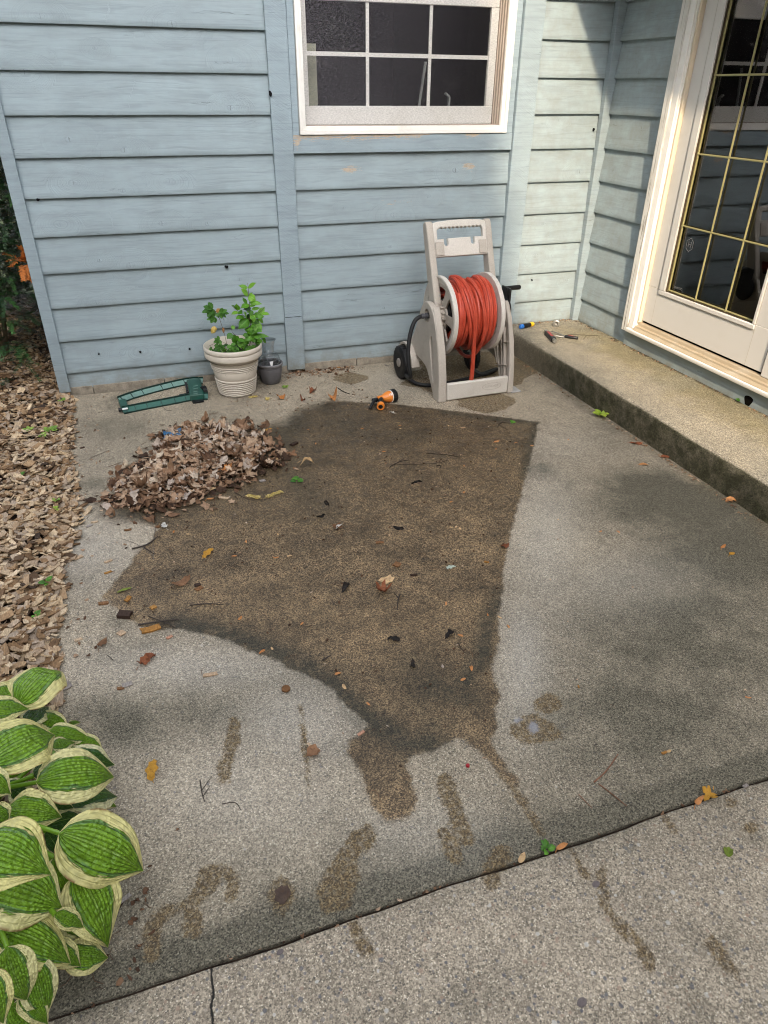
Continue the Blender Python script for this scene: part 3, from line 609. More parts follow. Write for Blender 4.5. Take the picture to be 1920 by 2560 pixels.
g2 = MB(); g2.add([fr_(1.89, .540, -.026), fr_(2.63, .540, -.026), fr_(2.63, 2.2, -.026), fr_(1.89, 2.2, -.026)], [(0, 1, 2, 3)]); g2.build('door_pane', M['glass'], fix, smooth=False)
g2 = MB()
for a in (2.14, 2.38): g2.tube([fr_(a, .548, -.014), fr_(a, 2.2, -.014)], .0060, 8)
for z in (.893, 1.236, 1.577): g2.tube([fr_(1.90, z, -.0145), fr_(2.62, z, -.0145)], .0057, 8)
g2.build('brass_grille', M['brass'], fix)
g2 = MB(); rb(g2, 1.765, 2.74, .4, 2.3, -1.6, -.046); g2.f = [f for f in g2.f if f != (3, 0, 4, 7)]; g2.build('dark_interior', M['room'], fix, smooth=False)
g2 = MB(); rb(g2, 2.7505, 2.84, .290, 2.25, -.03, .046); g2.build('door_frame', M['white'], house, bevel=.003)
sw = WB(); lap(sw, fr_, 2.842, 5.5, .165, 2.75, 13.2, (), (), lambda a, z: .3); sw.build('siding_wall', M['siding'], house)
fm1 = MB(); rb(fm1, .572, 2.84, 2.251, 2.32, -.02, .046); fm1.build('frame_head', M['white'], fr0, bevel=.003)
si = MB(); si.add([fr_(a, z, o) for a in (.618, 3.0) for z, o in ((.262, .012), (.262, .047), (.266, .050), (.281, .050), (.285, .046), (.288, .012))], [(i, i+1, i+7, i+6) for i in range(5)]+[(5, 0, 6, 11), (5, 4, 3, 2, 1, 0), (6, 7, 8, 9, 10, 11)])
sil = si.build('door_sill', M['white'], house, bevel=.0015)
si = MB(); si.add([fr_(a, z, o) for a in (.6765, 3.0) for z, o in ((.282, .043), (.2875, .044), (.300, .030), (.309, .028), (.312, .014), (.326, .010), (.330, .004), (.330, -.05), (.282, -.05))], [(i, i+1, i+10, i+9) for i in range(8)]+[(8, 0, 9, 17), tuple(range(8, -1, -1)), tuple(range(9, 18))])
si.build('threshold', M['tan'], sil, angle=20)
gt = MB(); rb(gt, .69, 1.70, .3305, .3425, -.046, -.012); gt.build('door_gap', M['room'], sil)
rs = NT('rot_hole', 1, 0); rs.out((.008, .007, .006))
hl = un(1870, 1005, 0, 3.588); hc = [( .026*math.cos(a)*(1+.2*math.sin(3*a)), max(-.03, .026*math.sin(a)*(1.1+.15*math.cos(2*a)))) for a in [2*math.pi*i/22 for i in range(22)]]
plate('rot_hole', [hc], .002, basis((0, -1, 0), (0, 0, 1), (-1, 0, 0), (3.587, hl[1], .192)), rs.m, house, .0004)
# eaves
ev = MB(); ev.box(2.98, 4.6, -6.0, -.002, 2.52, 2.62); ev.box(-.3, 2.9795, -.55, -.002, 2.80, 2.90); ev.build('eaves', M['white'], house)
rf = MB(); rf.add([(2.95, -6.1, 2.625), (2.95, 4, 2.625), (6.5, 4, 4.6), (6.5, -6.1, 4.6)], [(0, 3, 2, 1)]); rf.add([(-.4, -.6, 2.905), (3.2, -.6, 2.905), (3.2, 3.5, 5.2), (-.4, 3.5, 5.2)], [(0, 1, 2, 3)])
rfm = NT('roof_shingles', .9, .2); rfm.out(rfm.scale_col((.10, .09, .085), rfm.lin(rfm.noise(rfm.pos(), 12, 5), .3, .7, .6, 1.3))); rf.build('roof', rfm.m, house)
bw = MB(); bw.box(.30, 1.55, .1, .2, -.05, 2.8); bw.box(3.12, 3.75, .1, .2, -.05, 2.8); bw.box(1.56, 3.1, .1, .2, -.05, .55); bw.box(3.68, 3.72, -.55, .09, 0, 2.8); bw.build('sheathing', M['room'], house, smooth=False)

# ------------------------------------------------------------------ hose reel cart
TAUPE = (.42, .375, .325)
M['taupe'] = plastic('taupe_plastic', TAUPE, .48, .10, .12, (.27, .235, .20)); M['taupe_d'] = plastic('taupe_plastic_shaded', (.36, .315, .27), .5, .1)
M['pale_pl'] = plastic('pale_plastic', (.56, .52, .47), .45, .10, .1, (.38, .34, .29)); M['black'] = plastic('black_plastic', (.009, .009, .010), .4, .2, spec=.4); M['rubber'] = plastic('black_rubber', (.009, .009, .010), .55, .2, spec=.35)
cart = tag(empty('hose_reel_cart', (2.306, -.737, 0), R(1.7)), 'taupe plastic hose reel cart on two wheels against the wall', 'hose reel')
CI = (Matrix.Translation((2.306, -.737, 0)) @ Matrix.Rotation(R(1.7), 4, 'Z')).inverted()
YZ = lambda x: basis((0, 1, 0), (0, 0, 1), (1, 0, 0), (x, 0, 0))
side = smooth_poly([(0, 0), (.0, .03), (.012, .15), (.042, .29), (.088, .41), (.135, .485), (.205, .517), (.268, .495), (.312, .42), (.352, .34), (.40, .265), (.45, .235), (.505, .20), (.53, .15), (.525, .115),
                    (.44, .105), (.41, .15), (.35, .175), (.27, .165), (.19, .15), (.135, .09), (.085, .03), (.075, 0), (.04, 0)], 2)
slot = smooth_poly([(.128, .345), (.150, .335), (.155, .30), (.118, .17), (.085, .085), (.078, .10), (.095, .19), (.112, .29)], 2)
plate('side_panel', [side, circ(.205, .437, .034), slot], .034, YZ(-.004), M['taupe'], cart, .005)
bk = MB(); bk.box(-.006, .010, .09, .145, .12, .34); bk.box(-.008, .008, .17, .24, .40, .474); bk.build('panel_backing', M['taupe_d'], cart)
fen = [(.44+.122*math.cos(a), .098+.122*math.sin(a)) for a in np.linspace(R(-5), R(178), 22)]+[(.44+.107*math.cos(a), .098+.107*math.sin(a)) for a in np.linspace(R(178), R(-5), 22)]
plate('wheel_fender', [fen], .05, YZ(-.028), M['taupe'], cart, .003)
rs_ = plate('side_panel', [side, circ(.205, .437, .03)], .012, YZ(.434), M['taupe'], cart, .003)
rim = MB()
for y0, z0, y1, z1 in ((.03, .02, .10, .36), (.055, .02, .16, .46), (.085, .04, .20, .35), (.03, .16, .16, .12), (.05, .29, .28, .20), (.10, .40, .30, .33), (.14, .14, .30, .42)):
    rim.bar((.421, y0, z0), (.421, y1, z1), .003, .024, up=(1, 0, 0))
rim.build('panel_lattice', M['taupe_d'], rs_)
RIGHT_LEG = 1
MB().box(.440, .505, -.012, .075, 0, .009).build('foot_plate', plastic('grey_foot', (.34, .33, .32), .6), cart, bevel=.004)
def leg_strip(x0, x1, w1, name='leg'):
    m = MB(); C = [(.004, .0, .034), (.004, .03, .034), (.014, .15, .033), (.044, .29, .030), (.090, .41, .026), (.132, .478, .018), (.150, .494, .010)]; n = len(C); vs = []
    for k, (y, z, th) in enumerate(C):
        f_ = k/(n-1); xa = x0+(x1-x0-w1)*.5*f_; xb = x1-(x1-x0-w1)*.5*f_; a, b = C[max(0, k-1)], C[min(n-1, k+1)]; d = Vector((0, b[0]-a[0], b[1]-a[1])).normalized(); nn = Vector((0, -d.z, d.y))
        if k < 2: nn = Vector((0, -1, 0))
        p_ = Vector((0, y, z)); vs += [p_+nn*.007+Vector((xa, 0, 0)), p_+nn*.007+Vector((xb, 0, 0)), p_-nn*(th-.007)+Vector((xb, 0, 0)), p_-nn*(th-.007)+Vector((xa, 0, 0))]
    m.add(vs, [(k*4+a, k*4+b, k*4+4+b, k*4+4+a) for k in range(n-1) for a, b in ((0, 1), (1, 2), (2, 3), (3, 0))]+[(3, 2, 1, 0), tuple(range(4*n-4, 4*n))]); return m.build(name, M['taupe'], cart, bevel=.005)
leg_strip(-.024, .030, .034); leg_strip(.4185, .456, .022)
bpl = MB().box(.031, .418, .0, .026, .004, .104).build('base_plate', M['pale_pl'], cart, bevel=.008)
Me = basis((1, 0, 0), (0, 0, 1), (0, -1, 0), (.312, -.0005, .058)); ov = M['embl'] = plastic('emblem_lines', (.40, .36, .31), .5)
plate('emblem', [circ(0, 0, .060, 36, .021), circ(0, 0, .0582, 36, .0192)], .0014, Me, ov, bpl, .0002); text('emblem_lettering', 'SUNCAST', .019, Me, ov, bpl)
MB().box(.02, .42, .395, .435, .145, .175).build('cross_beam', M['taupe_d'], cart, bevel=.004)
su = Vector((0, .351, .936)); sn_ = Vector((0, -.936, .351)); HO = Vector((0, .201, .43))
HP = lambda x, t, n=0.0: tuple(HO+Vector((x, 0, 0))+su*t+sn_*n)
for x0, x1 in ((.018, .058), (.373, .410)):
    m = MB(); vs = []
    for t, h in ((-.09, .050), (.10, .045), (.30, .036), (.45, .032), (.485, .026), (.497, .012)):
        vs += [HP(x0, t, -h), HP(x1, t, -h), HP(x1, t, h*.75), HP(x0, t, h*.75)]
    m.add(vs, [(i*4+a, i*4+b, i*4+4+b, i*4+4+a) for i in range(5) for a, b in ((0, 1), (1, 2), (2, 3), (3, 0))]+[(3, 2, 1, 0), (20, 21, 22, 23)])
    up_ = m.build('upright', M['taupe'], cart, bevel=.006)
    if x0 < .1: text('embossed_lettering', 'hosemobile', .024, basis(tuple(-su), (0, su.z, -su.y), (-1, 0, 0), HP(.0176, .24, -.012)), M['embl'], up_)
MB().bar(HP(.391, .165, .028), HP(.391, .245, .027), .026, .002, up=tuple(sn_)).build('recess_shade', M['black'], up_)  # black plate painting the shade inside the upright's lattice opening
Mh = basis((1, 0, 0), tuple(su), tuple(sn_), HP(0, 0, .008))
outer = [(.056, .312), (.060, .308), (.372, .308), (.376, .312), (.376, .478), (.370, .487), (.345, .492), (.28, .4965), (.216, .498), (.15, .4965), (.087, .492), (.062, .487), (.056, .478)]
hole = [(.078, .402)]+[(.128+.012*math.cos(a), .392-.022*(1 if math.sin(a) < 0 else 0)-.0*1+(.012*math.sin(a) if math.sin(a) < 0 else .010)) for a in np.linspace(R(180), R(360), 9)]
hole += [(.290+.012*math.cos(a), .370+.012*math.sin(a)) if True else 0 for a in np.linspace(R(180), R(360), 9)]+[(.354, .404), (.354, .446)]
hole += [(x, .458+.0035*math.cos((x-.08)*2*math.pi/.024)) for x in np.linspace(.344, .09, 52)]+[(.078, .446)]
hole = [(.078, .400), (.116, .402)]+[(.128+.012*math.cos(a), .376+.012*math.sin(a)) for a in np.linspace(R(180), R(360), 9)]+[(.140, .403), (.278, .405)]+[(.290+.012*math.cos(a), .379+.012*math.sin(a)) for a in np.linspace(R(180), R(360), 9)]+[(.302, .405), (.354, .404), (.354, .446)]+[(x, .458+.0035*math.cos((x-.08)*2*math.pi/.024)) for x in np.linspace(.344, .09, 52)]+[(.078, .446)]
hd = plate('handle', [outer, hole], .028, Mh, M['pale_pl'], cart, .006)
lg = MB(); lg.bar(HP(.084, .315, .026), HP(.084, .385, .026), .05, .006, up=tuple(sn_)); lg.build('lug', M['taupe'], hd, bevel=.002); lg = MB(); lg.bar(HP(.345, .315, .026), HP(.345, .385, .026), .046, .006, up=tuple(sn_)); lg.build('lug', M['taupe'], hd, bevel=.002)
def kidney(r0, r1, a0, a1, n=10):
    p = [(r1*math.cos(a), r1*math.sin(a)) for a in np.linspace(a0, a1, n)]+[(r0*math.cos(a), r0*math.sin(a)) for a in np.linspace(a1-.10, a0+.10, n)]
    return smooth_poly(p, 2)
AX = (.205, .43)
for xd, dr in ((.066, -1), (.336, 1)):
    ks = [[(AX[0]+x, AX[1]+y) for x, y in kidney(.082, .155, R(60*k+12), R(60*k+50))] for k in range(6)]
    ds = plate('reel_disc', [circ(*AX, .206, 64)]+ks, .012, YZ(xd), M['taupe'] if dr < 0 else M['pale_pl'], cart, .003)
    rg = MB(); rg.lathe([(.170, .0), (.176, -.010*1), (.196, -.012), (.206, -.020), (.2125, -.018), (.2135, .0), (.2125, .006), (.205, .007), (.19, .004)], 72, (xd, *AX), 'x', close=True)
    if dr > 0:
        for i, v in enumerate(rg.v): rg.v[i] = (2*xd-v[0], v[1], v[2])
        rg.f = [f[::-1] for f in rg.f]
    rg.build('disc_rim', M['pale_pl'], ds)
hb = MB(); hb.lathe([(.05, .02), (.062, .022), (.064, .058), (.058, .060)], 32, (0, *AX), 'x')
for k in range(14):
    a = 2*math.pi*k/14; c, s = math.cos(a), math.sin(a); hb.bar((.040, AX[0]+.066*c, AX[1]+.066*s), (.058, AX[0]+.066*c, AX[1]+.066*s), .009, .02, up=(0, c, s))
hb.build('hub', M['taupe_d'], cart)
MB().lathe([(.09, .072), (.09, .33)], 32, (0, *AX), 'x').build('drum_core', M['black'], cart)
ck = MB(); ck.lathe([(.07, .452), (.075, .456), (.075, .470), (.05, .476)], 28, (0, *AX), 'x'); ck.bar((.468, AX[0], AX[1]), (.468, AX[0]+.005, AX[1]+.125), .04, .02, up=(1, 0, 0)); ck.box(.462, .476, AX[0]-.045, AX[0]+.05, AX[1]+.02, AX[1]+.125)
ckk = ck.build('crank', M['black'], cart, bevel=.004); MB().lathe([(.011, .46), (.0125, .48), (.0135, .555), (.010, .562)], 18, (0, AX[0]+.012, AX[1]+.115), 'x').build('crank_handle', M['black'], ckk)
def wheel(x0, x1):
    m = MB(); pr = [(.040, x0+.006), (.068, x0), (.086, x0+.001), (.0968, x0+.007), (.0985, (x0+x1)/2), (.0968, x1-.007), (.086, x1-.001), (.03, x1-.004)]
    m.lathe(pr, 44, (0, .44, .0985), 'x')
    for k in range(44):
        if k % 2: 
            a = 2*math.pi*k/44; c, s = math.cos(a), math.sin(a); m.bar((x0+.006, .44+.0985*c, .0985+.0985*s), (x1-.006, .44+.0985*c, .0985+.0985*s), .006, .003, up=(0, c, s))
    wo = m.build('wheel', M['rubber'], cart); MB().lathe([(.022, x0-.003), (.026, x0+.001), (.026, x0+.010)], 24, (0, .44, .0985), 'x').build('hubcap', plastic('hubcap', (.30, .27, .24), .4), wo)
wheel(-.092, -.046); wheel(.382, .418)
cp = MB(); cp.lathe([(.013, -.055), (.0145, -.050), (.0145, -.040), (.012, -.038), (.012, -.032), (.016, -.030), (.016, -.006), (.013, .01)], 18, (0, .205, .437), 'x'); cp.build('hose_coupling', plastic('grey_coupling', (.05, .05, .055), .35), cart)
cpx = lambda a, z: tuple(CI @ Vector(G(960+a[0]*.226, 530+a[1]*.226, z)))
lead = smooth_path([(-.03, .205, .437), (-.075, .203, .434), (-.108, .195, .405), (-.140, .175, .31), (-.150, .150, .20), (-.132, .13, .10), cpx((225, 1790), .05), cpx((310, 1880), .018), cpx((420, 1915), .012), cpx((560, 1920), .012), cpx((720, 1888), .012), cpx((900, 1850), .012), cpx((1100, 1790), .012), cpx((1290, 1715), .012), (.40, .26, .015), (.34, .34, .05), (.30, .30, .16)], 3)
MB().tube(lead, .0115, 12).build('leader_hose', M['rubber'], cart)

# the red hose wound on the drum
hr = random.Random(11); red = NT('red_hose', .38, .5); rp = red.obj(); rn_ = red.noise(rp, 22, 4, .6); rc = red.mix(red.step(rn_, .4, .7), (.42, .050, .024), (.50, .072, .036)); rc = red.mix(red.mul(red.step(red.noise(rp, 8, 4), .52, .72), .45), rc, (.24, .040, .028))
M['red'] = red.out(rc, red.lin(rn_, .3, .7, .32, .55), red.bump(red.noise(rp, 180, 2), .15, .001))
hose = tag(empty('garden_hose', (2.306, -.737, 0), R(1.7)), 'ribbed red garden hose wound on the taupe reel with one strand hanging', 'garden hose')
def coil(f, turns, n=44, ph=0.0):
    pts = []
    for i in range(int(turns*n)+1):
        t = i/(turns*n); a = ph+2*math.pi*turns*t; x, r = f(t, a); pts.append((x, AX[0]+r*math.cos(a), AX[1]+r*math.sin(a)))
    return pts
HR = .0096; hm_ = MB(); X0, X1 = .086, .322
for r, d in ((.108, 1), (.125, -1), (.142, 1)): hm_.tube(coil(lambda t, a, r=r, d=d: ((X0+(X1-X0)*t) if d > 0 else (X1-(X1-X0)*t), r), 12, 30), HR, 10, rib=.05, nrib=8)
hm_.tube(coil(lambda t, a: (X0+(X1-X0)*t+.003*math.sin(a*1.3), .159+.0015*math.sin(a*.7)), 11.5), HR, 16, rib=.085, nrib=8)
hm_.tube(coil(lambda t, a: (X1-.004-.128*t+.003*math.sin(a*.9+1), .176+.002*math.sin(a*.6)), 6.2, 44, 1.0), HR, 16, rib=.085, nrib=8)
hm_.tube(coil(lambda t, a: (.10+.075*t+.022*math.sin(a+.6)+.006*math.sin(a*.37), .176+.004*math.sin(a*1.0+2)), 4.3, 44, 2.2), HR, 16, rib=.085, nrib=8)
hm_.tube(coil(lambda t, a: (.185+.045*math.sin(a+2.6)+.012*math.sin(a*.5), .1915+.003*math.sin(a*2)), 2.3, 44, .3), HR, 16, rib=.085, nrib=8)
hm_.tube(coil(lambda t, a: (.262+.035*t+.014*math.sin(a+1.1), .1925), 1.6, 44, 1.4), HR, 16, rib=.085, nrib=8)
hm_.build('coiled_hose', M['red'], hose)
arc = [(.150+.03*k/14, AX[0]+.200*math.cos(a), AX[1]+.200*math.sin(a)) for k, a in enumerate(np.linspace(R(65), R(178), 15))]
lo = cpx((905, 1835), .01)
strand = arc+[(.181, AX[0]-.198, .36), (.184, .012, .26), (.188, .016, .16), (.192, .030, .07), (.196, .040, .011)]
MB().tube(smooth_path(strand, 2), HR*1.15, 16, rib=.085, nrib=8).build('hanging_strand', M['red'], hose)
lp_ = [(.205+.01*k/19+.03*math.sin(k/19*3.1), AX[0]+(.196+.03*max(0, -math.sin(a)))*math.cos(a), AX[1]+(.196+.052*max(0, -math.sin(a))**2)*math.sin(a)) for k, a in enumerate(np.linspace(R(95), R(300), 20))]
MB().tube(smooth_path(lp_, 2), HR, 16, rib=.085, nrib=8).build('slack_loop', M['red'], hose)

# ------------------------------------------------------------------ leaves
def leaf_mat(name, cols, rough=.45, trans=.25, vein=.5, extra=None):
    t = NT(name, rough, .4); lu = t.math('ABSOLUTE', t.at('lu')); lv = t.at('lv'); rn = t.at('rnd')
    c = t.ramp(rn, [(i/max(1, len(cols)-1), q) for i, q in enumerate(cols)])
    sv = t.math('ABSOLUTE', t.sub(t.math('FRACT', t.sub(t.mul(lv, 6.5), t.mul(lu, 1.1))), .5))
    c = t.scale_col(c, t.step(sv, .0, .12, 1-vein*.45, 1.0)); mid = t.step(lu, .09, .02); c = t.mix(t.mul(mid, vein), c, t.scale_col(c, 1.9))
    c = t.scale_col(c, t.lin(t.noise(t.obj(), 60, 3), .3, .7, .85, 1.15))
    t.out(c, rough, t.bump(t.step(sv, 0, .2), .4, .002)); t.b.inputs['Subsurface Weight'].default_value = 0.0
    tl = t.n('ShaderNodeBsdfTranslucent', {0: t.scale_col(c, 1.3)}); mx = t.n('ShaderNodeMixShader', {0: trans}); o = t.t.nodes['Material Output']
    t.t.links.new(t.b.outputs[0], mx.inputs[1]); t.t.links.new(tl.outputs[0], mx.inputs[2]); t.t.links.new(mx.outputs[0], o.inputs[0]); return t.m
class LB(MB):
    def __init__(s): super().__init__(); s.lu = []; s.lv = []
    def leaf(s, base, tip, width, normal, arch=.12, cup=.15, fold=0.0, nu=4, nv=8, shape=.8, r=0.5, lobes=0.0, serr=0.0, wav=0.0, twist=0.0, droop=0.0, pk=.5, point=0.0):
        B = Vector(base); T = Vector(tip); d = T-B; L = d.length; d.normalize(); n = Vector(normal); n = (n-d*n.dot(d)).normalized(); w_ = d.cross(n)
        vs = []; seed = rnd.random()*50
        for j in range(nv+1):
            v = j/nv; hw = width*max(0.0, math.sin(math.pi*v**shape))**.75*(1-point*max(0, (v-.62)/.38)**1.5)
            if lobes: hw *= 1+lobes*math.cos(2*math.pi*v*3.1)
            if serr: hw *= 1+serr*(1 if j % 2 else -1)
            if j in (0, nv): hw = max(hw, width*.01)
            c = B+d*(L*v)+n*(arch*L*math.sin(math.pi*v)**1.0-droop*L*v*v)
            tw = twist*(v-.3)
            for i in range(-nu, nu+1):
                u = i/nu; z = cup*width*(1-u*u)*1.0-fold*width*abs(u)*(-1)+wav*width*math.sin(v*9+seed+u*2)*abs(u)**1.5
                ww = w_*math.cos(tw)+n*math.sin(tw)
                vs.append(c+ww*(hw*u)+n*(z*min(1, hw/max(width, 1e-6)*1.2))+d*(-abs(u)**1.3*hw*.18*(pk if v < .5 else -.3)))
                s.lu.append(u); s.lv.append(v)
        m = 2*nu+1
        s.add(vs, [(j*m+i, j*m+i+1, (j+1)*m+i+1, (j+1)*m+i) for j in range(nv) for i in range(m-1)], r)
    def pad(s):
        k = len(s.v)-len(s.lu); s.lu += [.5]*k; s.lv += [.5]*k
    def build(s, name, mat, parent=None, **k):
        s.pad(); o = super().build(name, mat, parent, **k); attr(o, 'lu', s.lu); attr(o, 'lv', s.lv); return o

# hosta at the corner of the bed
t = NT('hosta_leaf', .42, .45); lu = t.math('ABSOLUTE', t.at('lu')); lv = t.at('lv'); rn = t.at('rnd'); p = t.obj()
e1 = t.noise(t.comb(t.mul(t.at('lu'), 15.0), t.mul(lv, 3.5), t.mul(rn, 40)), 1.0, 3, .6); e2 = t.noise(t.comb(t.mul(t.at('lu'), 1.2), t.mul(lv, 3.5), t.mul(rn, 70)), 1.0, 2)
mar = t.add(lu, t.add(t.mul(t.sub(e1, .5), .34), t.mul(t.sub(e2, .5), .42))); mar = t.add(mar, t.mul(t.step(lv, .80, 1.0), .12)); mk = t.step(mar, .615, .65); mk2 = t.mul(t.step(mar, .48, .54), t.step(e1, .42, .52))
g = t.mix(t.noise(t.comb(t.at('lu'), t.mul(lv, 2), t.mul(rn, 30)), 1.5, 2), (.105, .250, .014), (.27, .46, .03)); g = t.mix(t.mul(t.step(rn, .55, .95), .8), g, (.018, .085, .014))
g = t.mix(t.mul(mk2, .6), g, (.10, .19, .10)); cr = t.mix(rn, (.74, .66, .25), (.76, .72, .42)); c = t.mix(mk, g, cr)
vf = t.math('ABSOLUTE', t.sub(t.math('FRACT', t.mul(t.math('POWER', lu, .9), 7.5)), .5)); vn = t.step(vf, .0, .22, -1.0, 1.0); wq_ = t.noise(t.comb(t.mul(t.at('lu'), 4), t.mul(lv, 6), t.mul(rn, 9)), 1.0, 2); qk = t.voro(t.comb(t.add(t.mul(t.at('lu'), 8), t.mul(wq_, .7)), t.add(t.mul(lv, 20), t.mul(wq_, 1.2)), rn), 1.0, out='Distance', feat='SMOOTH_F1'); c = t.scale_col(c, t.lin(t.mul(vn, t.lin(mk, 0, 1, 1.0, .25)), -1, 1, .91, 1.04)); c = t.mix(t.mul(t.step(lu, .045, .015), .45), c, (.30, .45, .10)); c = t.scale_col(c, t.lin(qk, .1, .7, 1.14, .76))
bn = t.math('MAXIMUM', t.mul(t.step(lu, .90, .99), t.step(t.noise(p, 26, 3), .52, .62)), t.mul(t.step(t.noise(p, 34, 4, .7), .70, .73), t.step(rn, .3, .6))); c = t.mix(t.mul(bn, .8), c, (.20, .08, .03))
t.out(c, t.lin(mk, 0, 1, .38, .5), t.bump(t.add(t.mul(t.mul(vn, t.lin(mk, 0, 1, 1.0, .3)), .20), t.mul(t.sub(1, qk), t.lin(mk, 0, 1, 1.2, .5))), .85, .013))
tl = t.n('ShaderNodeBsdfTranslucent', {0: t.scale_col(c, 1.2)}); mx = t.n('ShaderNodeMixShader', {0: .22}); t.t.links.new(t.b.outputs[0], mx.inputs[1]); t.t.links.new(tl.outputs[0], mx.inputs[2]); t.t.links.new(mx.outputs[0], t.t.nodes['Material Output'].inputs[0])
M['hosta'] = t.m; M['stalk'] = plastic('green_stalk', (.10, .19, .04), .45)
hroot = Vector((.20, -2.80, 0)); hosta = tag(empty('hosta_plant', hroot), 'big hosta with green leaves edged in cream beside the patio', 'plant')
c2 = lambda x, y, z: Vector(G(.2893*x, 1640+.2893*y, z)); c3 = lambda x, y, z: Vector(G(.2893*x, 2060+.2893*y, z))
HL = [(c2, 150, 425, 525, 130, 205, .17, .13, .2), (c2, -150, 480, 255, 455, 115, .22, .19, .3), (c2, 225, 590, 415, 430, 95, .12, .08, .9), (c2, -120, 930, 495, 640, 235, .31, .25, .1), (c2, 430, 640, 812, 735, 75, .14, .10, .5), (c2, 450, 790, 655, 740, 70, .16, .14, .6),
      (c2, 590, 880, 1003, 935, 115, .13, .08, .95), (c2, 310, 1090, 1010, 1022, 200, .24, .16, .4), (c2, 290, 1040, 570, 935, 100, .19, .17, .95), (c2, 600, 1290, 1032, 1190, 150, .11, .05, .97), (c2, 60, 1330, 540, 1385, 145, .24, .20, .25), (c2, 350, 1490, 775, 1400, 115, .12, .08, .96),
      (c2, 510, 1530, 1252, 1855, 250, .25, .13, .15), (c2, -200, 1640, 440, 1870, 250, .37, .33, .05), (c3, -150, 480, 540, 730, 265, .27, .19, .35), (c3, -60, 890, 635, 1190, 190, .22, .12, .12), (c3, 660, 420, 960, 1070, 200, .18, .06, .2), (c3, 470, 280, 692, 750, 95, .20, .12, .4),
      (c3, 470, 780, 728, 892, 70, .21, .17, .3), (c3, 560, 1150, 945, 1150, 115, .09, .04, .3), (c3, 60, 1060, 228, 1548, 135, .25, .15, .45), (c3, 270, 1170, 395, 1690, 120, .18, .09, .6), (c3, -120, 1280, 32, 1735, 115, .31, .24, .15), (c3, 100, 1560, 335, 1800, 130, .13, .07, .5),
      (c2, -180, 1050, 98, 1192, 115, .31, .28, .4), (c2, -80, 1330, 75, 1430, 90, .29, .26, .3), (c3, 720, 300, 965, 425, 75, .09, .05, .97), (c2, 590, 590, 698, 572, 28, .05, .03, .5), (c3, -200, 1100, 60, 1250, 120, .2, .15, .8), (c2, -60, 1180, 260, 1090, 60, .12, .1, .98),
      (c2, 330, 520, 610, 640, 80, .10, .07, .6), (c2, 640, 720, 900, 830, 75, .11, .07, .5), (c2, 330, 1270, 640, 1310, 85, .15, .12, .97), (c3, 400, 60, 560, 300, 70, .16, .12, .96), (c3, 520, 700, 740, 1010, 110, .12, .08, .7), (c3, 430, 1050, 700, 1230, 90, .12, .08, .3), (c3, 640, 330, 900, 560, 110, .14, .10, .3), (c2, 100, 1150, 330, 1290, 80, .18, .15, .9), (c2, -40, 350, 240, 300, 100, .2, .16, .3), (c2, 540, 800, 800, 930, 60, .13, .10, .7), (c3, 180, 1480, 420, 1730, 80, .14, .1, .4), (c2, 760, 1240, 1010, 1300, 60, .08, .05, .6)]
hrr = random.Random(5)
for f, x0, y0, x1, y1, hw, zb, zt, rv in HL:
    b = f(x0, y0, zb); tp = f(x1, y1, zt); dd = tp-b; wpx = f((x0+x1)/2, (y0+y1)/2+hw, (zb+zt)/2)-f((x0+x1)/2, (y0+y1)/2, (zb+zt)/2); wd = hw*.2893/ (F_PX/ (Vector(CAM)-(b+tp)/2).length) 
    lbx = LB(); toc = (Vector(CAM)-(b+tp)/2).normalized(); nrm = Vector((0, 0, 1))*.75+toc*.45+Vector((hrr.uniform(-.2, .2), hrr.uniform(-.2, .2), 0))
    lbx.leaf(b-hroot, tp-hroot, wd*1.02, nrm, arch=hrr.uniform(.06, .16), cup=hrr.uniform(.05, .30), nu=8, nv=20, shape=hrr.uniform(.64, .76), r=rv, wav=hrr.uniform(.06, .17), droop=hrr.uniform(0, .10), point=hrr.uniform(.3, .6), twist=hrr.uniform(-.45, .45))
    ii = len(lbx.v); mid = (hroot*.4+b*.6); mid.z = zb*.75
    lbx.tube(smooth_path([hroot*.0+Vector((hrr.uniform(-.05, .05), hrr.uniform(-.08, .08), .0)), mid-hroot, b-hroot+dd*.03], 1), [.006, .005], 6); lbx.pad()
    for q in range(ii, len(lbx.v)): lbx.lu[q] = .2
    lbx.build('leaf', M['hosta'], hosta, angle=80)
for k in range(26):
    a = R(hrr.uniform(110, 265)); L = hrr.uniform(.15, .23); r0 = hrr.uniform(.10, .26); b = Vector((r0*math.cos(a), r0*math.sin(a), hrr.uniform(.14, .30))); tp = b+Vector((L*math.cos(a), L*math.sin(a), -.06)); lbx = LB()
    lbx.leaf(b, tp, L*.36, (0, 0, 1), arch=.12, cup=.2, nu=6, nv=12, shape=.68, r=hrr.random(), wav=.07); lbx.tube([(0, 0, 0), tuple(b*.6), tuple(b)], .005, 6); lbx.pad(); lbx.build('leaf', M['hosta'], hosta, angle=80)

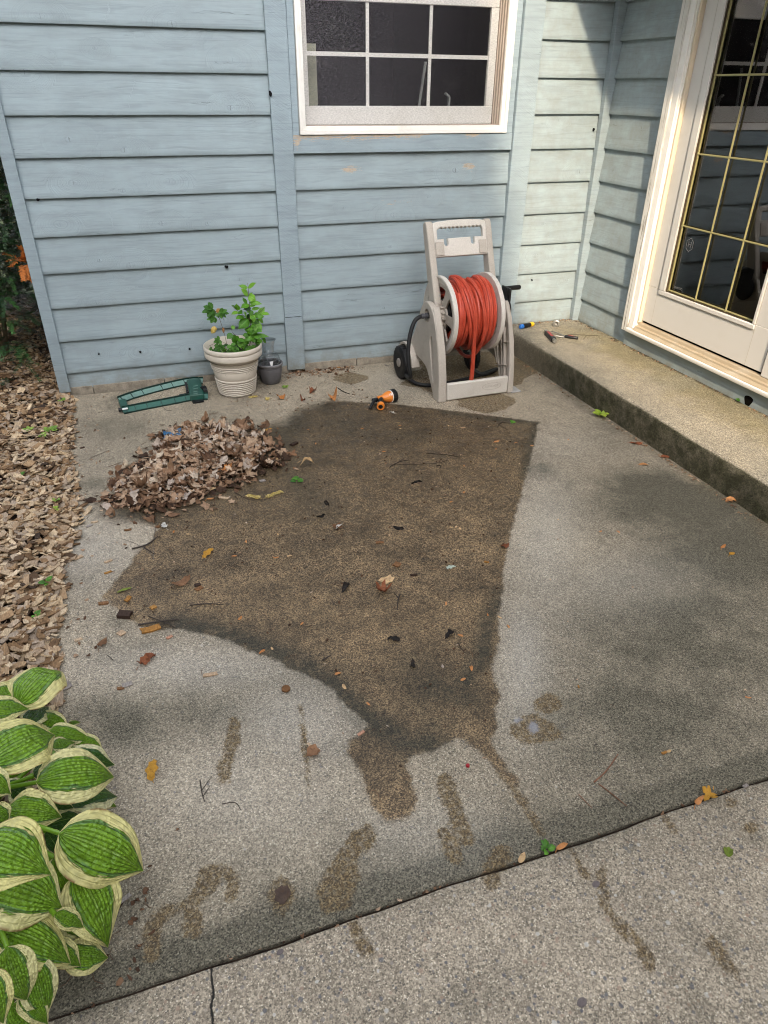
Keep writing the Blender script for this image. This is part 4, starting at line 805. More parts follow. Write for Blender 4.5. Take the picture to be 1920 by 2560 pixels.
# ------------------------------------------------------------------ flower pots
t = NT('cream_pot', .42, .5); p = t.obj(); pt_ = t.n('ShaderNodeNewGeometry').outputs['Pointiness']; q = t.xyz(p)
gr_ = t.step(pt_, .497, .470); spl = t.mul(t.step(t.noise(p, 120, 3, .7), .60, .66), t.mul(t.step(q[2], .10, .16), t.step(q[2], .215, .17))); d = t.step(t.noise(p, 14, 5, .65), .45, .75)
c = t.mix(t.mul(d, .25), (.58, .52, .44), (.40, .34, .26)); c = t.mix(t.mul(gr_, .75), c, (.22, .175, .12)); c = t.mix(t.mul(t.mul(spl, t.step(t.noise(p, 18, 2), .45, .6)), .85), c, (.08, .055, .035)); gp1 = t.out(c, .45)  # grooves between the rings painted darker to sharpen their shading
pr = Vector((1.238, -.222, 0)); potp = tag(empty('potted_plant', pr), 'cream ringed plastic pot with leafy green seedlings against the blue wall', 'potted plant')
prof = [(.094, .0), (.100, .004)]
def ringy(p, z0, z1, r0, r1, n, amp):
    for i in range(n*6+1):
        t = i/(n*6); p.append((r0+(r1-r0)*t+amp*abs(math.sin(math.pi*t*n))**.7, z0+(z1-z0)*t))
ringy(prof, .006, .086, .0985, .112, 7, .0065); prof += [(.1155, .090), (.1205, .093), (.1205, .098), (.1165, .101), (.1250, .150)]
ringy(prof, .152, .182, .1240, .1295, 3, .0055); prof += [(.133, .186), (.139, .205), (.150, .218), (.1585, .222), (.1600, .228), (.1600, .250), (.1570, .254), (.150, .252), (.125, .16)]
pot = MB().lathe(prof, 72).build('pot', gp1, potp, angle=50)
ip = [(.120, .17), (.148, .245), (.153, .252), (.1605, .258), (.1625, .264), (.1610, .281), (.1570, .284), (.1525, .281), (.145, .235), (.140, .20)]
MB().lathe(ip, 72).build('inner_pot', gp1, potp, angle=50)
so = MB(); so.lathe([(.0001, .208), (.05, .211), (.10, .206), (.1425, .204)], 40); so.build('potting_soil', soil.m, potp)
seed = MB(); k7 = lambda x, y, dy=0.0: Vector(un(480+.2311*x, 690+.2311*y, 1, -.215+dy))-pr
GL = leaf_mat('young_leaf', [(.055, .17, .015), (.11, .29, .022), (.19, .40, .04)], .42, .3); GD = leaf_mat('dark_leaf', [(.015, .06, .012), (.035, .11, .016)], .42, .2)
M['stem'] = plastic('plant_stem', (.09, .065, .035), .6)
sh = empty('shrub_seedling', (0, 0, 0)); sh.parent = potp
sm = MB(); sm.tube(smooth_path([k7(622, 770), k7(640, 640), k7(628, 500), k7(622, 300), k7(603, 75)], 1), [.0028, .0012], 6)
for q in ([(628, 470), (570, 440), (430, 322)], [(632, 500), (700, 430), (788, 335)], [(640, 660), (700, 665), (830, 655)], [(610, 760), (520, 710), (432, 600), (428, 565)]): sm.tube([k7(*a) for a in q], .0012, 5)
sm.build('stem', M['stem'], sh)
LV = [(603, 128, 500, 104, 17), (608, 128, 697, 72, 19), (608, 205, 524, 140, 26), (612, 218, 692, 262, 34), (614, 215, 657, 176, 10), (592, 300, 545, 230, 17), (622, 285, 765, 305, 20), (616, 305, 525, 348, 24), (622, 325, 697, 312, 13), (636, 345, 553, 362, 20), (645, 362, 740, 345, 15),
      (496, 372, 480, 297, 24), (488, 352, 420, 317, 10), (505, 382, 547, 408, 22), (498, 385, 422, 418, 17), (552, 432, 470, 467, 21), (592, 452, 558, 384, 22), (632, 372, 650, 432, 20), (610, 468, 500, 574, 40), (622, 402, 640, 515, 38), (648, 412, 672, 505, 22),
      (690, 452, 726, 388, 26), (722, 424, 787, 332, 24), (758, 405, 842, 416, 18), (716, 446, 772, 512, 22), (678, 470, 722, 522, 26), (658, 500, 757, 610, 42), (640, 555, 690, 605, 18), (622, 600, 566, 580, 20), (612, 588, 642, 632, 20), (650, 618, 590, 718, 40), (662, 632, 742, 662, 24), (680, 645, 835, 655, 20),
      (652, 668, 666, 727, 16), (690, 672, 702, 747, 18), (728, 672, 742, 752, 20), (762, 668, 802, 727, 20), (432, 622, 378, 682, 26), (424, 568, 467, 540, 18), (440, 640, 484, 752, 32), (510, 695, 465, 650, 20), (520, 702, 526, 782, 24), (548, 722, 560, 797, 18), (578, 730, 588, 802, 18), (500, 680, 575, 715, 20), (560, 690, 620, 740, 22)]
lb = LB(); lbd = LB()
for i, (x0, y0, x1, y1, hw) in enumerate(LV):
    dy = rnd.uniform(-.05, .03); a = k7(x0, y0); b = k7(x1, y1, dy); pxm = .2311/F_PX*3.9
    big = hw >= 36; n_ = Vector((rnd.uniform(-.35, .35), -.75, .65)); (lbd if (big and i % 2) or y0 == 345 else lb).leaf(a, b, hw*pxm*1.32, n_, point=.75, arch=.08, cup=-.12 if i % 3 else .15, nu=3, nv=12, shape=.78, r=rnd.random()*(.6 if y0 > 560 else 1.0)+(.25 if y0 < 300 else 0), serr=.04, fold=-.12)
for k in range(30):
    b = k7(*rnd.choice(((622, 640), (630, 560), (628, 480), (625, 400), (560, 700), (690, 660), (500, 720), (600, 720), (660, 720))))+Vector((rnd.uniform(-.03, .03), rnd.uniform(-.05, .03), rnd.uniform(-.02, .02))); a = rnd.uniform(0, 6.28); L = rnd.uniform(.03, .05); lb.leaf(b, b+Vector((L*math.cos(a), L*math.sin(a)*.5-.01, L*.3*rnd.uniform(-1, .8))), L*.30, (rnd.uniform(-.3, .3), -.75, .65), point=.75, nu=3, nv=10, shape=.78, r=rnd.uniform(0, .7), serr=.04)
lb.build('leaves', GL, sh, angle=80); lbd.build('dark_leaves', GD, sh, angle=80)
mp = empty('maple_seedling', (0, 0, 0)); mp.parent = potp
MB().tube(smooth_path([k7(376, 735), k7(345, 600), k7(290, 440), k7(262, 380), k7(235, 378)], 1), .0013, 6).tube([k7(376, 735), k7(300, 700), k7(180, 760)], .0009, 5).build('stem', M['stem'], mp)
ml = LB(); 
def palmate(ml, c, s, ang, n_, r):
    for da, L in ((-75, .72), (-35, .9), (0, 1.05), (35, .9), (75, .72)):
        a = R(ang+da); tpt = c+Vector((s*L*math.cos(a), rnd.uniform(-.015, .01), s*L*math.sin(a))); ml.leaf(c, tpt, s*.27, n_, arch=.05, cup=-.1, nu=3, nv=8, shape=.95, r=r, serr=.10)
for x, y, sx, a in ((225, 355, 115, 195), (285, 400, 62, 300), (310, 400, 85, 350), (245, 445, 85, 195), (300, 690, 70, 195), (290, 745, 72, 260), (345, 770, 40, 200), (420, 745, 75, 290), (215, 785, 35, 200), (560, 745, 70, 300), (470, 775, 60, 250), (640, 755, 60, 280), (690, 752, 50, 320)): palmate(ml, k7(x, y, rnd.uniform(-.02, .02)), sx*.2311/F_PX*3.9, a, Vector((rnd.uniform(-.3, .3), -.6, .8)), rnd.uniform(.0, .5))
ml.build('leaves', leaf_mat('maple_seedling_leaf', [(.05, .15, .02), (.10, .25, .035), (.17, .30, .05)], .45, .25), mp, angle=80)
ml = LB(); ml.leaf(k7(250, 545), k7(213, 622), .016, (.2, -1, .3), r=.5, wav=.3, cup=.4); M['wither'] = leaf_mat('withered_leaf', [(.36, .20, .05), (.30, .14, .06)], .6, .2)
ml.build('yellow_leaf', leaf_mat('yellow_leaf', [(.62, .42, .10), (.66, .47, .15)], .5, .3), mp, angle=80)
ml = LB(); ml.leaf(k7(275, 350), k7(300, 412), .014, (0, -1, .5), r=.2, cup=.3); ml.build('withered_leaf', M['wither'], mp, angle=80); ml = LB(); ml.leaf(k7(335, 555), k7(342, 618), .007, (0, -1, .2), r=.8, wav=.4); ml.build('withered_leaf', M['wither'], mp, angle=80)
gcv = LB()
for k in range(70):
    a = rnd.uniform(0, 6.28); r0 = .13*math.sqrt(rnd.random()); b = Vector((r0*math.cos(a), r0*math.sin(a), .205)); L = rnd.uniform(.02, .045); d2 = rnd.uniform(0, 6.28); gcv.leaf(b+Vector((0, 0, rnd.uniform(.0, .03))), b+Vector((L*math.cos(d2), L*math.sin(d2), rnd.uniform(.015, .05))), L*.38, (rnd.uniform(-.4, .4), -.4, 1), nu=2, nv=6, r=rnd.random())
gcv.build('weed_foliage', leaf_mat('pot_weed', [(.012, .05, .010), (.04, .12, .015), (.10, .24, .02)], .45, .2), potp, angle=80)
# grey planter with clear plastic standing in it
gr0 = Vector((1.452, -.128, 0)); gpl = tag(empty('planter', gr0), 'small charcoal grey round planter beside the big cream pot', 'planter')
gm_ = plastic('grey_planter', (.105, .100, .105), .5, .10); MB().lathe([(.050, .0), (.054, .003), (.063, .030), (.069, .070), (.0705, .092), (.0695, .094), (.0715, .096), (.0725, .108), (.071, .112), (.066, .108), (.06, .04), (.0001, .04)], 56).build('pot', gm_, gpl, angle=40)
MB().lathe([(.071, .1095), (.0775, .111), (.0800, .115), (.0798, .121), (.0765, .1245), (.0715, .1235), (.0685, .117)], 56, close=True).build('rim', plastic('grey_rim', (.17, .165, .17), .45), gpl)
def clear(name):
    m = bpy.data.materials.new(name); m.use_nodes = True; nt = m.node_tree; nt.nodes.remove(nt.nodes['Principled BSDF']); o = nt.nodes['Material Output']
    tr_ = nt.nodes.new('ShaderNodeBsdfTransparent'); tr_.inputs[0].default_value = (.93, .95, .96, 1); g_ = nt.nodes.new('ShaderNodeBsdfGlossy'); g_.inputs['Roughness'].default_value = .06
    lw = nt.nodes.new('ShaderNodeLayerWeight'); lw.inputs[0].default_value = .34; mx_ = nt.nodes.new('ShaderNodeMixShader')
    for a, b in ((lw.outputs['Facing'], mx_.inputs[0]), (tr_.outputs[0], mx_.inputs[1]), (g_.outputs[0], mx_.inputs[2]), (mx_.outputs[0], o.inputs[0])): nt.links.new(a, b)
    return m
M['clear'] = clear('clear_plastic')
dome = tag(empty('plastic_cloche', gr0+Vector((0, -.002, .100))), 'clear plastic dome with a flared top sitting in the grey planter', 'cloche')
MB().lathe([(.0645, .0), (.0650, .018), (.0625, .045), (.0545, .068), (.042, .080), (.030, .083), (.0285, .086)], 48).build('dome', M['clear'], dome, angle=60)
MB().lathe([(.0290, .0865), (.0315, .098), (.0345, .125), (.0395, .148), (.0455, .158), (.0462, .160)], 48).build('flared_neck', M['clear'], dome, angle=60)
pf = MB(); pf.add([(-.010, -.0655, .048), (.012, -.0655, .050), (.004, -.0665, .018), (-.004, -.0665, .018)], [(0, 3, 2, 1)]); pf.add([(-.010, -.0645, .048), (.012, -.0645, .050), (.004, -.0655, .018), (-.004, -.0655, .018)], [(0, 1, 2, 3)]); pf.build('dome_highlight', plastic('dome_highlight', (.75, .75, .75), .5), dome, smooth=False)  # white wedge painted as a highlight on the clear dome

# ------------------------------------------------------------------ lawn sprinkler
sr = Vector((.82, -.24, 0)); spk = tag(empty('lawn_sprinkler', sr), 'green oscillating lawn sprinkler frame lying on the concrete by the wall', 'sprinkler')
GR = M['green'] = plastic('green_plastic', (.012, .075, .055), .35, .12, .08, (.05, .08, .06)); GR2 = plastic('green_plastic_pale', (.16, .27, .235), .38, .15); GR3 = plastic('green_plastic_mid', (.03, .115, .088), .36, .15); GR0 = plastic('green_plastic_dark', (.005, .030, .023), .4, .1)
c8 = lambda x, y, z: Vector(G(280+.16878*x, 930+.16878*y, z))-sr
def rail(pts, nribs, name):
    P = smooth_path(pts, 2); n = len(P); o = None
    m = MB(); ri = MB()
    for a, b in zip(P, P[1:]):
        pass
    T = [(P[min(i+1, n-1)]-P[max(i-1, 0)]).normalized() for i in range(n)]; vs = []
    for p_, t_ in zip(P, T):
        sd = Vector((t_.y, -t_.x, 0)).normalized()            # towards the camera
        for a, z in ((.015, .001), (.0175, .001), (.0175, .009), (.0135, .0075), (-.0115, .026), (-.0115, .036), (-.0145, .036), (-.0145, .024)): vs.append(Vector((p_.x, p_.y, 0))+sd*a+Vector((0, 0, z)))
    m.add(vs, [(i*8+k, (i+1)*8+k, (i+1)*8+(k+1) % 8, i*8+(k+1) % 8) for i in range(n-1) for k in range(8)]+[tuple(range(7, -1, -1)), tuple(range((n-1)*8, n*8))])
    o = m.build(name, GR0, spk, angle=30)
    for k in range(1, nribs):
        i = int((n-1)*k/nribs); t_ = T[i]; sd = Vector((t_.y, -t_.x, 0)).normalized(); b = Vector((P[i].x, P[i].y, 0)); h = t_*.0012
        q = [b+sd*.0172+Vector((0, 0, .007)), b+sd*.0172+Vector((0, 0, .011)), b-sd*.0113+Vector((0, 0, .0355)), b-sd*.0113+Vector((0, 0, .026))]
        ri = MB(); ri.add([x-h for x in q]+[x+h for x in q], [(0, 1, 2, 3), (7, 6, 5, 4), (0, 4, 5, 1), (1, 5, 6, 2), (2, 6, 7, 3), (3, 7, 4, 0)])
        ri.build('rib', GR0, o, smooth=False)
    w_ = MB(); ws = []
    for p_, t_ in zip(P, T):
        sd = Vector((t_.y, -t_.x, 0)).normalized()
        for a, z in ((.0131, .0082), (-.0110, .0264)): ws.append(Vector((p_.x, p_.y, 0))+sd*a+Vector((0, 0, z)))
    w_.add(ws, [(i*2, (i+1)*2, (i+1)*2+1, i*2+1) for i in range(n-1)]); w_.build('pale_face', GR2 if name == 'back_rail' else GR3, o)  # sloped rail face in a paler green than the edges and ribs
rail([c8(108, 410, .02), c8(300, 335, .02), c8(700, 225, .02), c8(1000, 155, .02), c8(1180, 120, .02), c8(1345, 120, .02)], 9, 'back_rail')
rail([c8(160, 575, .015), c8(450, 515, .015), c8(900, 430, .015), c8(1200, 370, .015), c8(1420, 360, .015)], 9, 'front_rail')
MB().bar(c8(150, 430, .016), c8(205, 565, .016), .040, .026).build('end_block', GR, spk, bevel=.006)
MB().bar(c8(150, 553, .036), c8(235, 537, .036), .016, .006).build('white_coupling', plastic('white_cap', (.75, .75, .73), .4), spk, bevel=.002)
MB().tube([c8(155, 556, .020), c8(100, 562, .020)], .011, 14).build('inlet', M['black'], spk)
mb_ = MB().bar(c8(1215, 140, .020), c8(1262, 378, .020), .078, .036).build('motor_housing', GR, spk, bevel=.006)
for yy_ in (205, 245, 290, 320): MB().bar(c8(1205, yy_+6, .0388), c8(1275, yy_-6, .0388), .005, .003).build('housing_rib', GR2, mb_, smooth=False)
MB().bar(c8(1115, 290, .022), c8(1095, 170, .030), .012, .02).build('spray_arm', M['black'], spk, bevel=.002)
MB().tube([c8(1000, 358, .02), c8(1130, 335, .02)], .011, 12).build('spray_tube', M['black'], spk); MB().tube([c8(1100, 300, .024), c8(1160, 290, .024)], .007, 10).build('axle', M['black'], spk)
kn = MB(); a_, b_ = c8(1335, 285, .026), c8(1395, 272, .026); kn.tube([a_, b_], .026, 16)
for k in range(10):
    an = 2*math.pi*k/10; dx = (b_-a_).normalized(); u_ = dx.cross(Vector((0, 0, 1))).normalized(); v_ = dx.cross(u_); o_ = (u_*math.cos(an)+v_*math.sin(an))*.026; kn.bar(a_+o_, b_+o_, .006, .005, up=tuple(o_.normalized()))
kn.build('dial', M['black'], spk); MB().bar(c8(1190, 440, .004), c8(1350, 415, .004), .05, .008).build('skid', M['black'], spk)

# ------------------------------------------------------------------ spray nozzle
nr = Vector((1.985, -.655, 0)); noz = tag(empty('spray_nozzle', nr), 'orange and black hose spray nozzle lying on the concrete', 'spray nozzle')
c9 = lambda x, y, z: Vector(G(910+.09454*x, 960+.09454*y, z))-nr
OR = plastic('orange_plastic', (.72, .22, .03), .35, .06)
def lathe_ab(m, a, b, prof, seg=28):
    """profile of (radius, fraction of the way a..b)"""
    d = (b-a); z = d.normalized(); x = z.cross(Vector((0, 0, 1))).normalized(); y = z.cross(x); s0 = len(m.v); m.lathe([(r, h*d.length) for r, h in prof], seg); m.xform(basis(tuple(x), tuple(y), tuple(z), tuple(a)), s0); return m
A_, B_ = c9(365, 400, .034), c9(720, 320, .034)
lathe_ab(MB(), A_, B_, [(.010, -.02), (.014, .0), (.0165, .03), (.0170, .30), (.0185, .38), (.026, .55), (.0315, .75), (.0325, .88), (.0325, 1.0)]).build('body', OR, noz)
hdn = lathe_ab(MB(), A_, B_, [(.0325, .985), (.0355, .99), (.0365, 1.03), (.0360, 1.26), (.034, 1.30), (.029, 1.30), (.029, 1.27), (.0001, 1.27)], 36)
ax_ = (B_-A_).normalized(); ux = ax_.cross(Vector((0, 0, 1))).normalized(); uy = ax_.cross(ux); Ln = (B_-A_).length
for k in range(16):
    an = 2*math.pi*k/16; o_ = (ux*math.cos(an)+uy*math.sin(an))*.0362; hdn.bar(A_+ax_*Ln*1.06+o_, A_+ax_*Ln*1.25+o_, .006, .004, up=tuple(o_.normalized()))
hdn.build('spray_head', M['black'], noz)
lathe_ab(MB(), A_, B_, [(.0328, .905), (.0338, .91), (.0338, .965), (.0328, .97)], 36).build('white_band', plastic('white_band', (.7, .7, .68), .4), noz)
C_, E_ = c9(455, 400, .034), c9(440, 600, .026)
lathe_ab(MB(), C_, E_, [(.013, .0), (.0155, .1), (.0165, .4), (.0155, .68), (.0160, .74)], 22).build('grip', M['black'], noz)
lathe_ab(MB(), C_, E_, [(.0165, .735), (.0205, .75), (.0215, .80), (.0215, 1.0), (.020, 1.03), (.0126, 1.03), (.0126, .93)], 28).build('hose_inlet', OR, noz)
lathe_ab(MB(), C_, E_, [(.0124, .93), (.0124, 1.022), (.0118, 1.026), (.0100, 1.026), (.0098, .95), (.0001, .95)], 24).build('inlet_bore', M['black'], noz)
for k in range(4):
    q = C_.lerp(E_, .12+.15*k)+Vector((-.008, -.009, .0115)); MB().box(q.x-.003, q.x+.003, q.y-.003, q.y+.003, q.z-.003, q.z+.002).build('grip_dot', OR, noz, bevel=.001)
MB().tube(smooth_path([c9(350, 400, .040), c9(280, 430, .040), c9(215, 530, .030), c9(165, 650, .012)], 2), [.009, .008], 10).build('trigger', M['black'], noz)
MB().bar(c9(215, 440, .03), c9(345, 415, .03), .022, .02).build('trigger_pivot', M['black'], noz, bevel=.004)
nl = MB(); q0 = A_+ax_*Ln*.76
nv_ = []
for h in (.70, .87):
    for an in np.linspace(R(60), R(110), 6): 
        o_ = (Vector((0, -1, 0))*math.sin(an)*.75+Vector((0, 0, 1))*math.cos(an-R(45))).normalized(); o_ = (o_-ax_*o_.dot(ax_)).normalized(); nv_.append(A_+ax_*Ln*h+o_*(.0303 if h < .8 else .0330))
nl.add(nv_, [(k, k+1, k+7, k+6) for k in range(5)]); nl.build('paper_label', plastic('paper_label', (.72, .66, .60), .6), noz)

# ------------------------------------------------------------------ things left on the step
ca = lambda x, y, z: Vector(G(1280+.12055*x, 780+.12055*y, z))
d0 = ca(185, 305, .181); d1 = ca(440, 248, .181); sc1 = tag(empty('screwdriver', (d0.x, d0.y, .166)), 'screwdriver with blue, black and yellow handle on the concrete step', 'screwdriver'); o0 = Vector((d0.x, d0.y, .166))
for nm, pf_, mt in (('handle_end', [(.0001, -.06), (.011, -.06), (.0145, -.03), (.0150, .0), (.0145, .16)], plastic('blue_plastic', (.02, .16, .55), .35)), ('handle', [(.0140, .16), (.0155, .2), (.0160, .4), (.0135, .6), (.0135, .74)], M['black']), ('collar', [(.0138, .74), (.0150, .77), (.0150, .96), (.0120, 1.0), (.0001, 1.0)], plastic('yellow_plastic', (.78, .47, .02), .35))):
    lathe_ab(MB(), d0-o0, d1-o0, pf_, 24).build(nm, mt, sc1)
steel = NT('dull_steel', .42, .5); steel.out((.33, .32, .30)); steel.b.inputs['Metallic'].default_value = .8; M['steel'] = steel.m
MB().tube([d1-o0, d1-o0+(d1-d0).normalized()*.055+Vector((0, 0, -.006))], .0032, 10).build('shaft', M['steel'], sc1)
ft = ca(925, 232, .166+.022); fq = tag(empty('metal_fitting', (ft.x, ft.y, .166)), 'round grey metal hose fitting standing on its edge near the corner', 'fitting')
m = MB(); fd = (Vector(CAM)-ft); fd.z = fd.z*.25; fd.normalize(); lathe_ab(m, Vector((0, 0, .022))-fd*.012, Vector((0, 0, .022))+fd*.012, [(.019, .0), (.022, .08), (.022, .92), (.0195, 1.0), (.0115, 1.0), (.0105, .9), (.0095, .2), (.0001, .2)], 30)
fx = fd.cross(Vector((0, 0, 1))).normalized(); fy = fd.cross(fx)
for k in range(10):
    an = 2*math.pi*k/10; o_ = (fx*math.cos(an)+fy*math.sin(an))*.0215; m.bar(Vector((0, 0, .022))+o_-fd*.011, Vector((0, 0, .022))+o_+fd*.0115, .007, .004, up=tuple(o_.normalized()))
m.build('fitting_body', M['steel'], fq)
h0 = ca(690, 395, .182); h1 = ca(885, 600, .182); hc_ = Vector((h0.x, h0.y, .166)); ham = tag(empty('multi_tool', hc_), 'folded black and red hammer multi-tool lying on the concrete step', 'multi-tool')
a_, b_ = h0-hc_, h1-hc_; MB().bar(a_.lerp(b_, .16), a_.lerp(b_, .92), .034, .028).build('grip', M['black'], ham, bevel=.008)
MB().bar(a_.lerp(b_, .26)+Vector((-.001, -.001, .0142)), a_.lerp(b_, .70)+Vector((-.001, -.001, .0142)), .017, .003).build('red_inlay', plastic('red_inlay', (.30, .03, .03), .4), ham, bevel=.002)
lathe_ab(MB(), a_.lerp(b_, .88), a_.lerp(b_, 1.03), [(.010, 0), (.012, .3), (.0125, .9), (.011, 1.0), (.0001, 1.0)], 20).build('hammer_face', M['steel'], ham)
MB().bar(a_.lerp(b_, -.02)+Vector((.004, 0, .004)), a_.lerp(b_, .18), .020, .014).build('claw', M['steel'], ham, bevel=.004)
g0, g1, g2 = ca(820, 400, .183)-hc_, ca(1090, 500, .177)-hc_, ca(1375, 545, .175)-hc_
sk = MB(); sk.tube(smooth_path([g0, g0.lerp(g1, .5)+Vector((0, 0, .004)), g1], 1), .0042, 8); q1 = ca(905, 490, .180)-hc_; sk.tube([q1, ca(1080, 520, .177)-hc_], .0042, 8); sk.build('plier_arms', M['steel'], ham)
hg = MB().bar(g1, g2, .024, .018).build('plier_handle', M['black'], ham, bevel=.007)
hv = (g2-g1).normalized(); text('handle_lettering', 'Sheffield', .011, basis(tuple(hv), tuple(Vector((0, 0, 1)).cross(hv)), (0, 0, 1), tuple(g1.lerp(g2, .48)+Vector((0, 0, .0095)))), plastic('red_print', (.40, .04, .04), .5), hg)

# ------------------------------------------------------------------ yew behind the corner
yr = Vector((-.10, .75, 0)); yew = tag(empty('yew_shrub', yr), 'dark green yew bush behind the left house corner', 'shrub')
yrr = random.Random(21); yl = MB(); yb = MB()
def sprig(m, b, d, L, r, nn=26, nl=.024):
    d = Vector(d).normalized(); s = d.cross(Vector((0, 0, 1)))
    if s.length < .1: s = Vector((1, 0, 0))
    s.normalize(); up = s.cross(d)
    for k in range(nn):
        t = .12+.88*k/nn; p_ = b+d*(L*t)+Vector((0, 0, -.15*L*t*t)); sg_ = 1 if k % 2 else -1; q = (s*sg_*math.cos(yrr.uniform(-.6, .6))+up*yrr.uniform(-.25, .75)+d*(.55+.5*t)).normalized(); ln = nl*(1-.35*t)*yrr.uniform(.8, 1.15); w_ = q.cross(up).normalized()*.0019
        rr = min(1, max(0, r+yrr.uniform(-.12, .12)+.18*t)); m.add([p_-w_, p_+w_, p_+q*ln*.7+w_*1.1, p_+q*ln, p_+q*ln*.7-w_*1.1], [(0, 1, 2, 3, 4)], rr)
    return b+d*L
for k in range(1900):
    a = yrr.uniform(0, 6.28); zz = yrr.uniform(.16, 1.75); rr_ = .60*(1-.25*abs(zz-.9)) * math.sqrt(yrr.uniform(.12, 1)); b = Vector((rr_*math.cos(a)*.62, rr_*math.sin(a)*.9, zz))
    if b.x+yr.x > .20: continue
    d = Vector((math.cos(a)*.8+yrr.uniform(-.5, .5), math.sin(a)*.8-.35+yrr.uniform(-.5, .5), yrr.uniform(-.35, .75))); L = yrr.uniform(.09, .17); sprig(yl, b, d, L, yrr.uniform(.0, .45), 20)
    yb.tube([b, b+d.normalized()*L*.95+Vector((0, 0, -.13*L))], .0014, 4, caps=False)
for k in range(1500):
    near = k < 850; b = Vector((yrr.uniform(-.35, .245), yrr.uniform(.14, .75) if near else yrr.uniform(.75, 1.25), yrr.uniform(.30, 1.75)))-yr
    if near and b.z < .30+1.2*max(0, b.x+yr.x-.02)*1.6: continue
    sprig(yl, b, (yrr.uniform(-.7, .5), yrr.uniform(-.9, .1), yrr.uniform(-.4, .7)), yrr.uniform(.08, .15), yrr.uniform(.12, .6) if near else yrr.uniform(0, .15), 22)  # back sprigs coloured darker to paint the shade inside the bush
for x, y, dy in ((15, 560, .25), (45, 610, .28), (20, 690, .22), (20, 800, .2), (60, 790, .3), (15, 860, .2), (45, 860, .15), (30, 950, .15), (60, 900, .2), (25, 480, .25), (12, 620, .2), (70, 730, .4), (40, 740, .2), (10, 740, .15)):
    b = Vector(un(x, y, 1, dy))-yr
    for q in range(5): sprig(yl, b, (yrr.uniform(-.7, .8), -.5+yrr.uniform(-.3, .2), yrr.uniform(-.5, .7)), yrr.uniform(.08, .14), yrr.uniform(.35, .85))
yt = NT('yew_needle', .4, .4); yt.out(yt.ramp(yt.at('rnd'), [(0, (.004, .016, .006)), (.5, (.013, .048, .014)), (1, (.055, .145, .035))]))
yl.build('needles', yt.m, yew, smooth=False)
for k in range(7):
    a = R(50*k); yb.tube(smooth_path([(0.02*math.cos(a), .02*math.sin(a), -.03), (.10*math.cos(a), .14*math.sin(a), .5), (.16*math.cos(a), .3*math.sin(a), 1.2)], 2), .009, 6)
yb.build('branches', M['stem'], yew)
ds_ = MB(); b = Vector(un(62, 655, 1, .10))-yr
for d in ((-.5, -.2, .35), (-.15, -.3, .7), (.1, -.3, .5), (.25, -.3, -.5), (-.1, -.4, -.7), (.15, -.2, .1), (-.6, -.2, .1), (-.3, -.3, -.1), (.35, -.1, -.2), (.0, -.5, -.4)):
    sprig(ds_, b+Vector((yrr.uniform(-.02, .02), 0, yrr.uniform(-.03, .03))), d, yrr.uniform(.07, .11), .5, 30, .026)
dt = NT('dead_needle', .6, .3); dt.out(dt.ramp(dt.at('rnd'), [(0, (.28, .065, .012)), (1, (.62, .21, .045))])); tag(ds_.build('dead_sprig', dt.m, yew, smooth=False), 'dead orange sprig')

y2 = yew.copy(); link(y2); y2.location = (-.28, 2.0, 0); y2.rotation_euler = (0, 0, R(200)); y2.scale = (1.2, 1.2, 1.15); tag(y2, 'second dark yew bush further back along the side of the house')
for ch in list(yew.children):
    if ch.name.startswith(('needles', 'branches')): c_ = ch.copy(); link(c_); c_.parent = y2

# ------------------------------------------------------------------ wood chip mulch
WOOD = [(0, (.040, .026, .018)), (.14, (.105, .060, .032)), (.32, (.215, .125, .062)), (.5, (.36, .235, .130)), (.64, (.36, .28, .21)), (.8, (.50, .36, .215)), (1, (.64, .50, .34))]
def wood_mat(name, stops=WOOD, rough=.8):
    t = NT(name, rough, .25); rn = t.at('rnd'); p = t.obj(); c = t.ramp(rn, stops); q = t.xyz(p)
    gq = t.noise(t.comb(t.add(t.mul(q[0], 420), t.mul(rn, 900)), t.mul(q[1], 70), t.mul(q[2], 200)), 1.0, 2); c = t.scale_col(c, t.lin(gq, .3, .7, .62, 1.22)); c = t.scale_col(c, t.lin(t.noise(p, 30, 2), .3, .7, .8, 1.15))
    return t.out(c, rough, t.bump(gq, .6, .0015))
M['chip'] = wood_mat('wood_chip')
cr_ = random.Random(3)
def chip(m, c, L, W, T, yaw, tilt, roll, r, jag=.25):
    Mx = Matrix.Translation(c) @ Euler((roll, tilt, yaw)).to_matrix().to_4x4(); q = [(-1, -1), (cr_.uniform(-.3, .4), -1-cr_.uniform(0, jag)), (1, -1), (1+cr_.uniform(-jag, jag), cr_.uniform(-.5, .5)), (1, 1), (-.2, 1+cr_.uniform(-jag, jag)*.6), (-1, 1), (-1-cr_.uniform(-jag, jag), cr_.uniform(-.5, .5))]
    q = [(x*L/2+cr_.uniform(-jag, jag)*L*.16, y*W/2+cr_.uniform(-jag, jag)*W*.2) for x, y in q]; bow = cr_.uniform(-.12, .2)*L
    z = [bow*((2*x/L)**2-.5)*.35 for x, y in q]; vs = [Mx @ Vector((x, y, zz+T/2)) for (x, y), zz in zip(q, z)]+[Mx @ Vector((x*.96, y*.94, zz-T/2)) for (x, y), zz in zip(q, z)]
    m.add(vs, [tuple(range(8)), tuple(range(15, 7, -1))]+[(k, k+8, (k+1) % 8+8, (k+1) % 8) for k in range(8)], r)
mul_ = MB()
EDGE = [(2.6, .24), (.06, .26), (-.02, .33), (-.35, .345), (-.63, .365), (-.8, .36), (-1.0, .385), (-1.45, .42), (-1.62, .40), (-1.8, .375), (-2.08, .37), (-2.4, .385), (-2.7, .40), (-3.3, .42)]
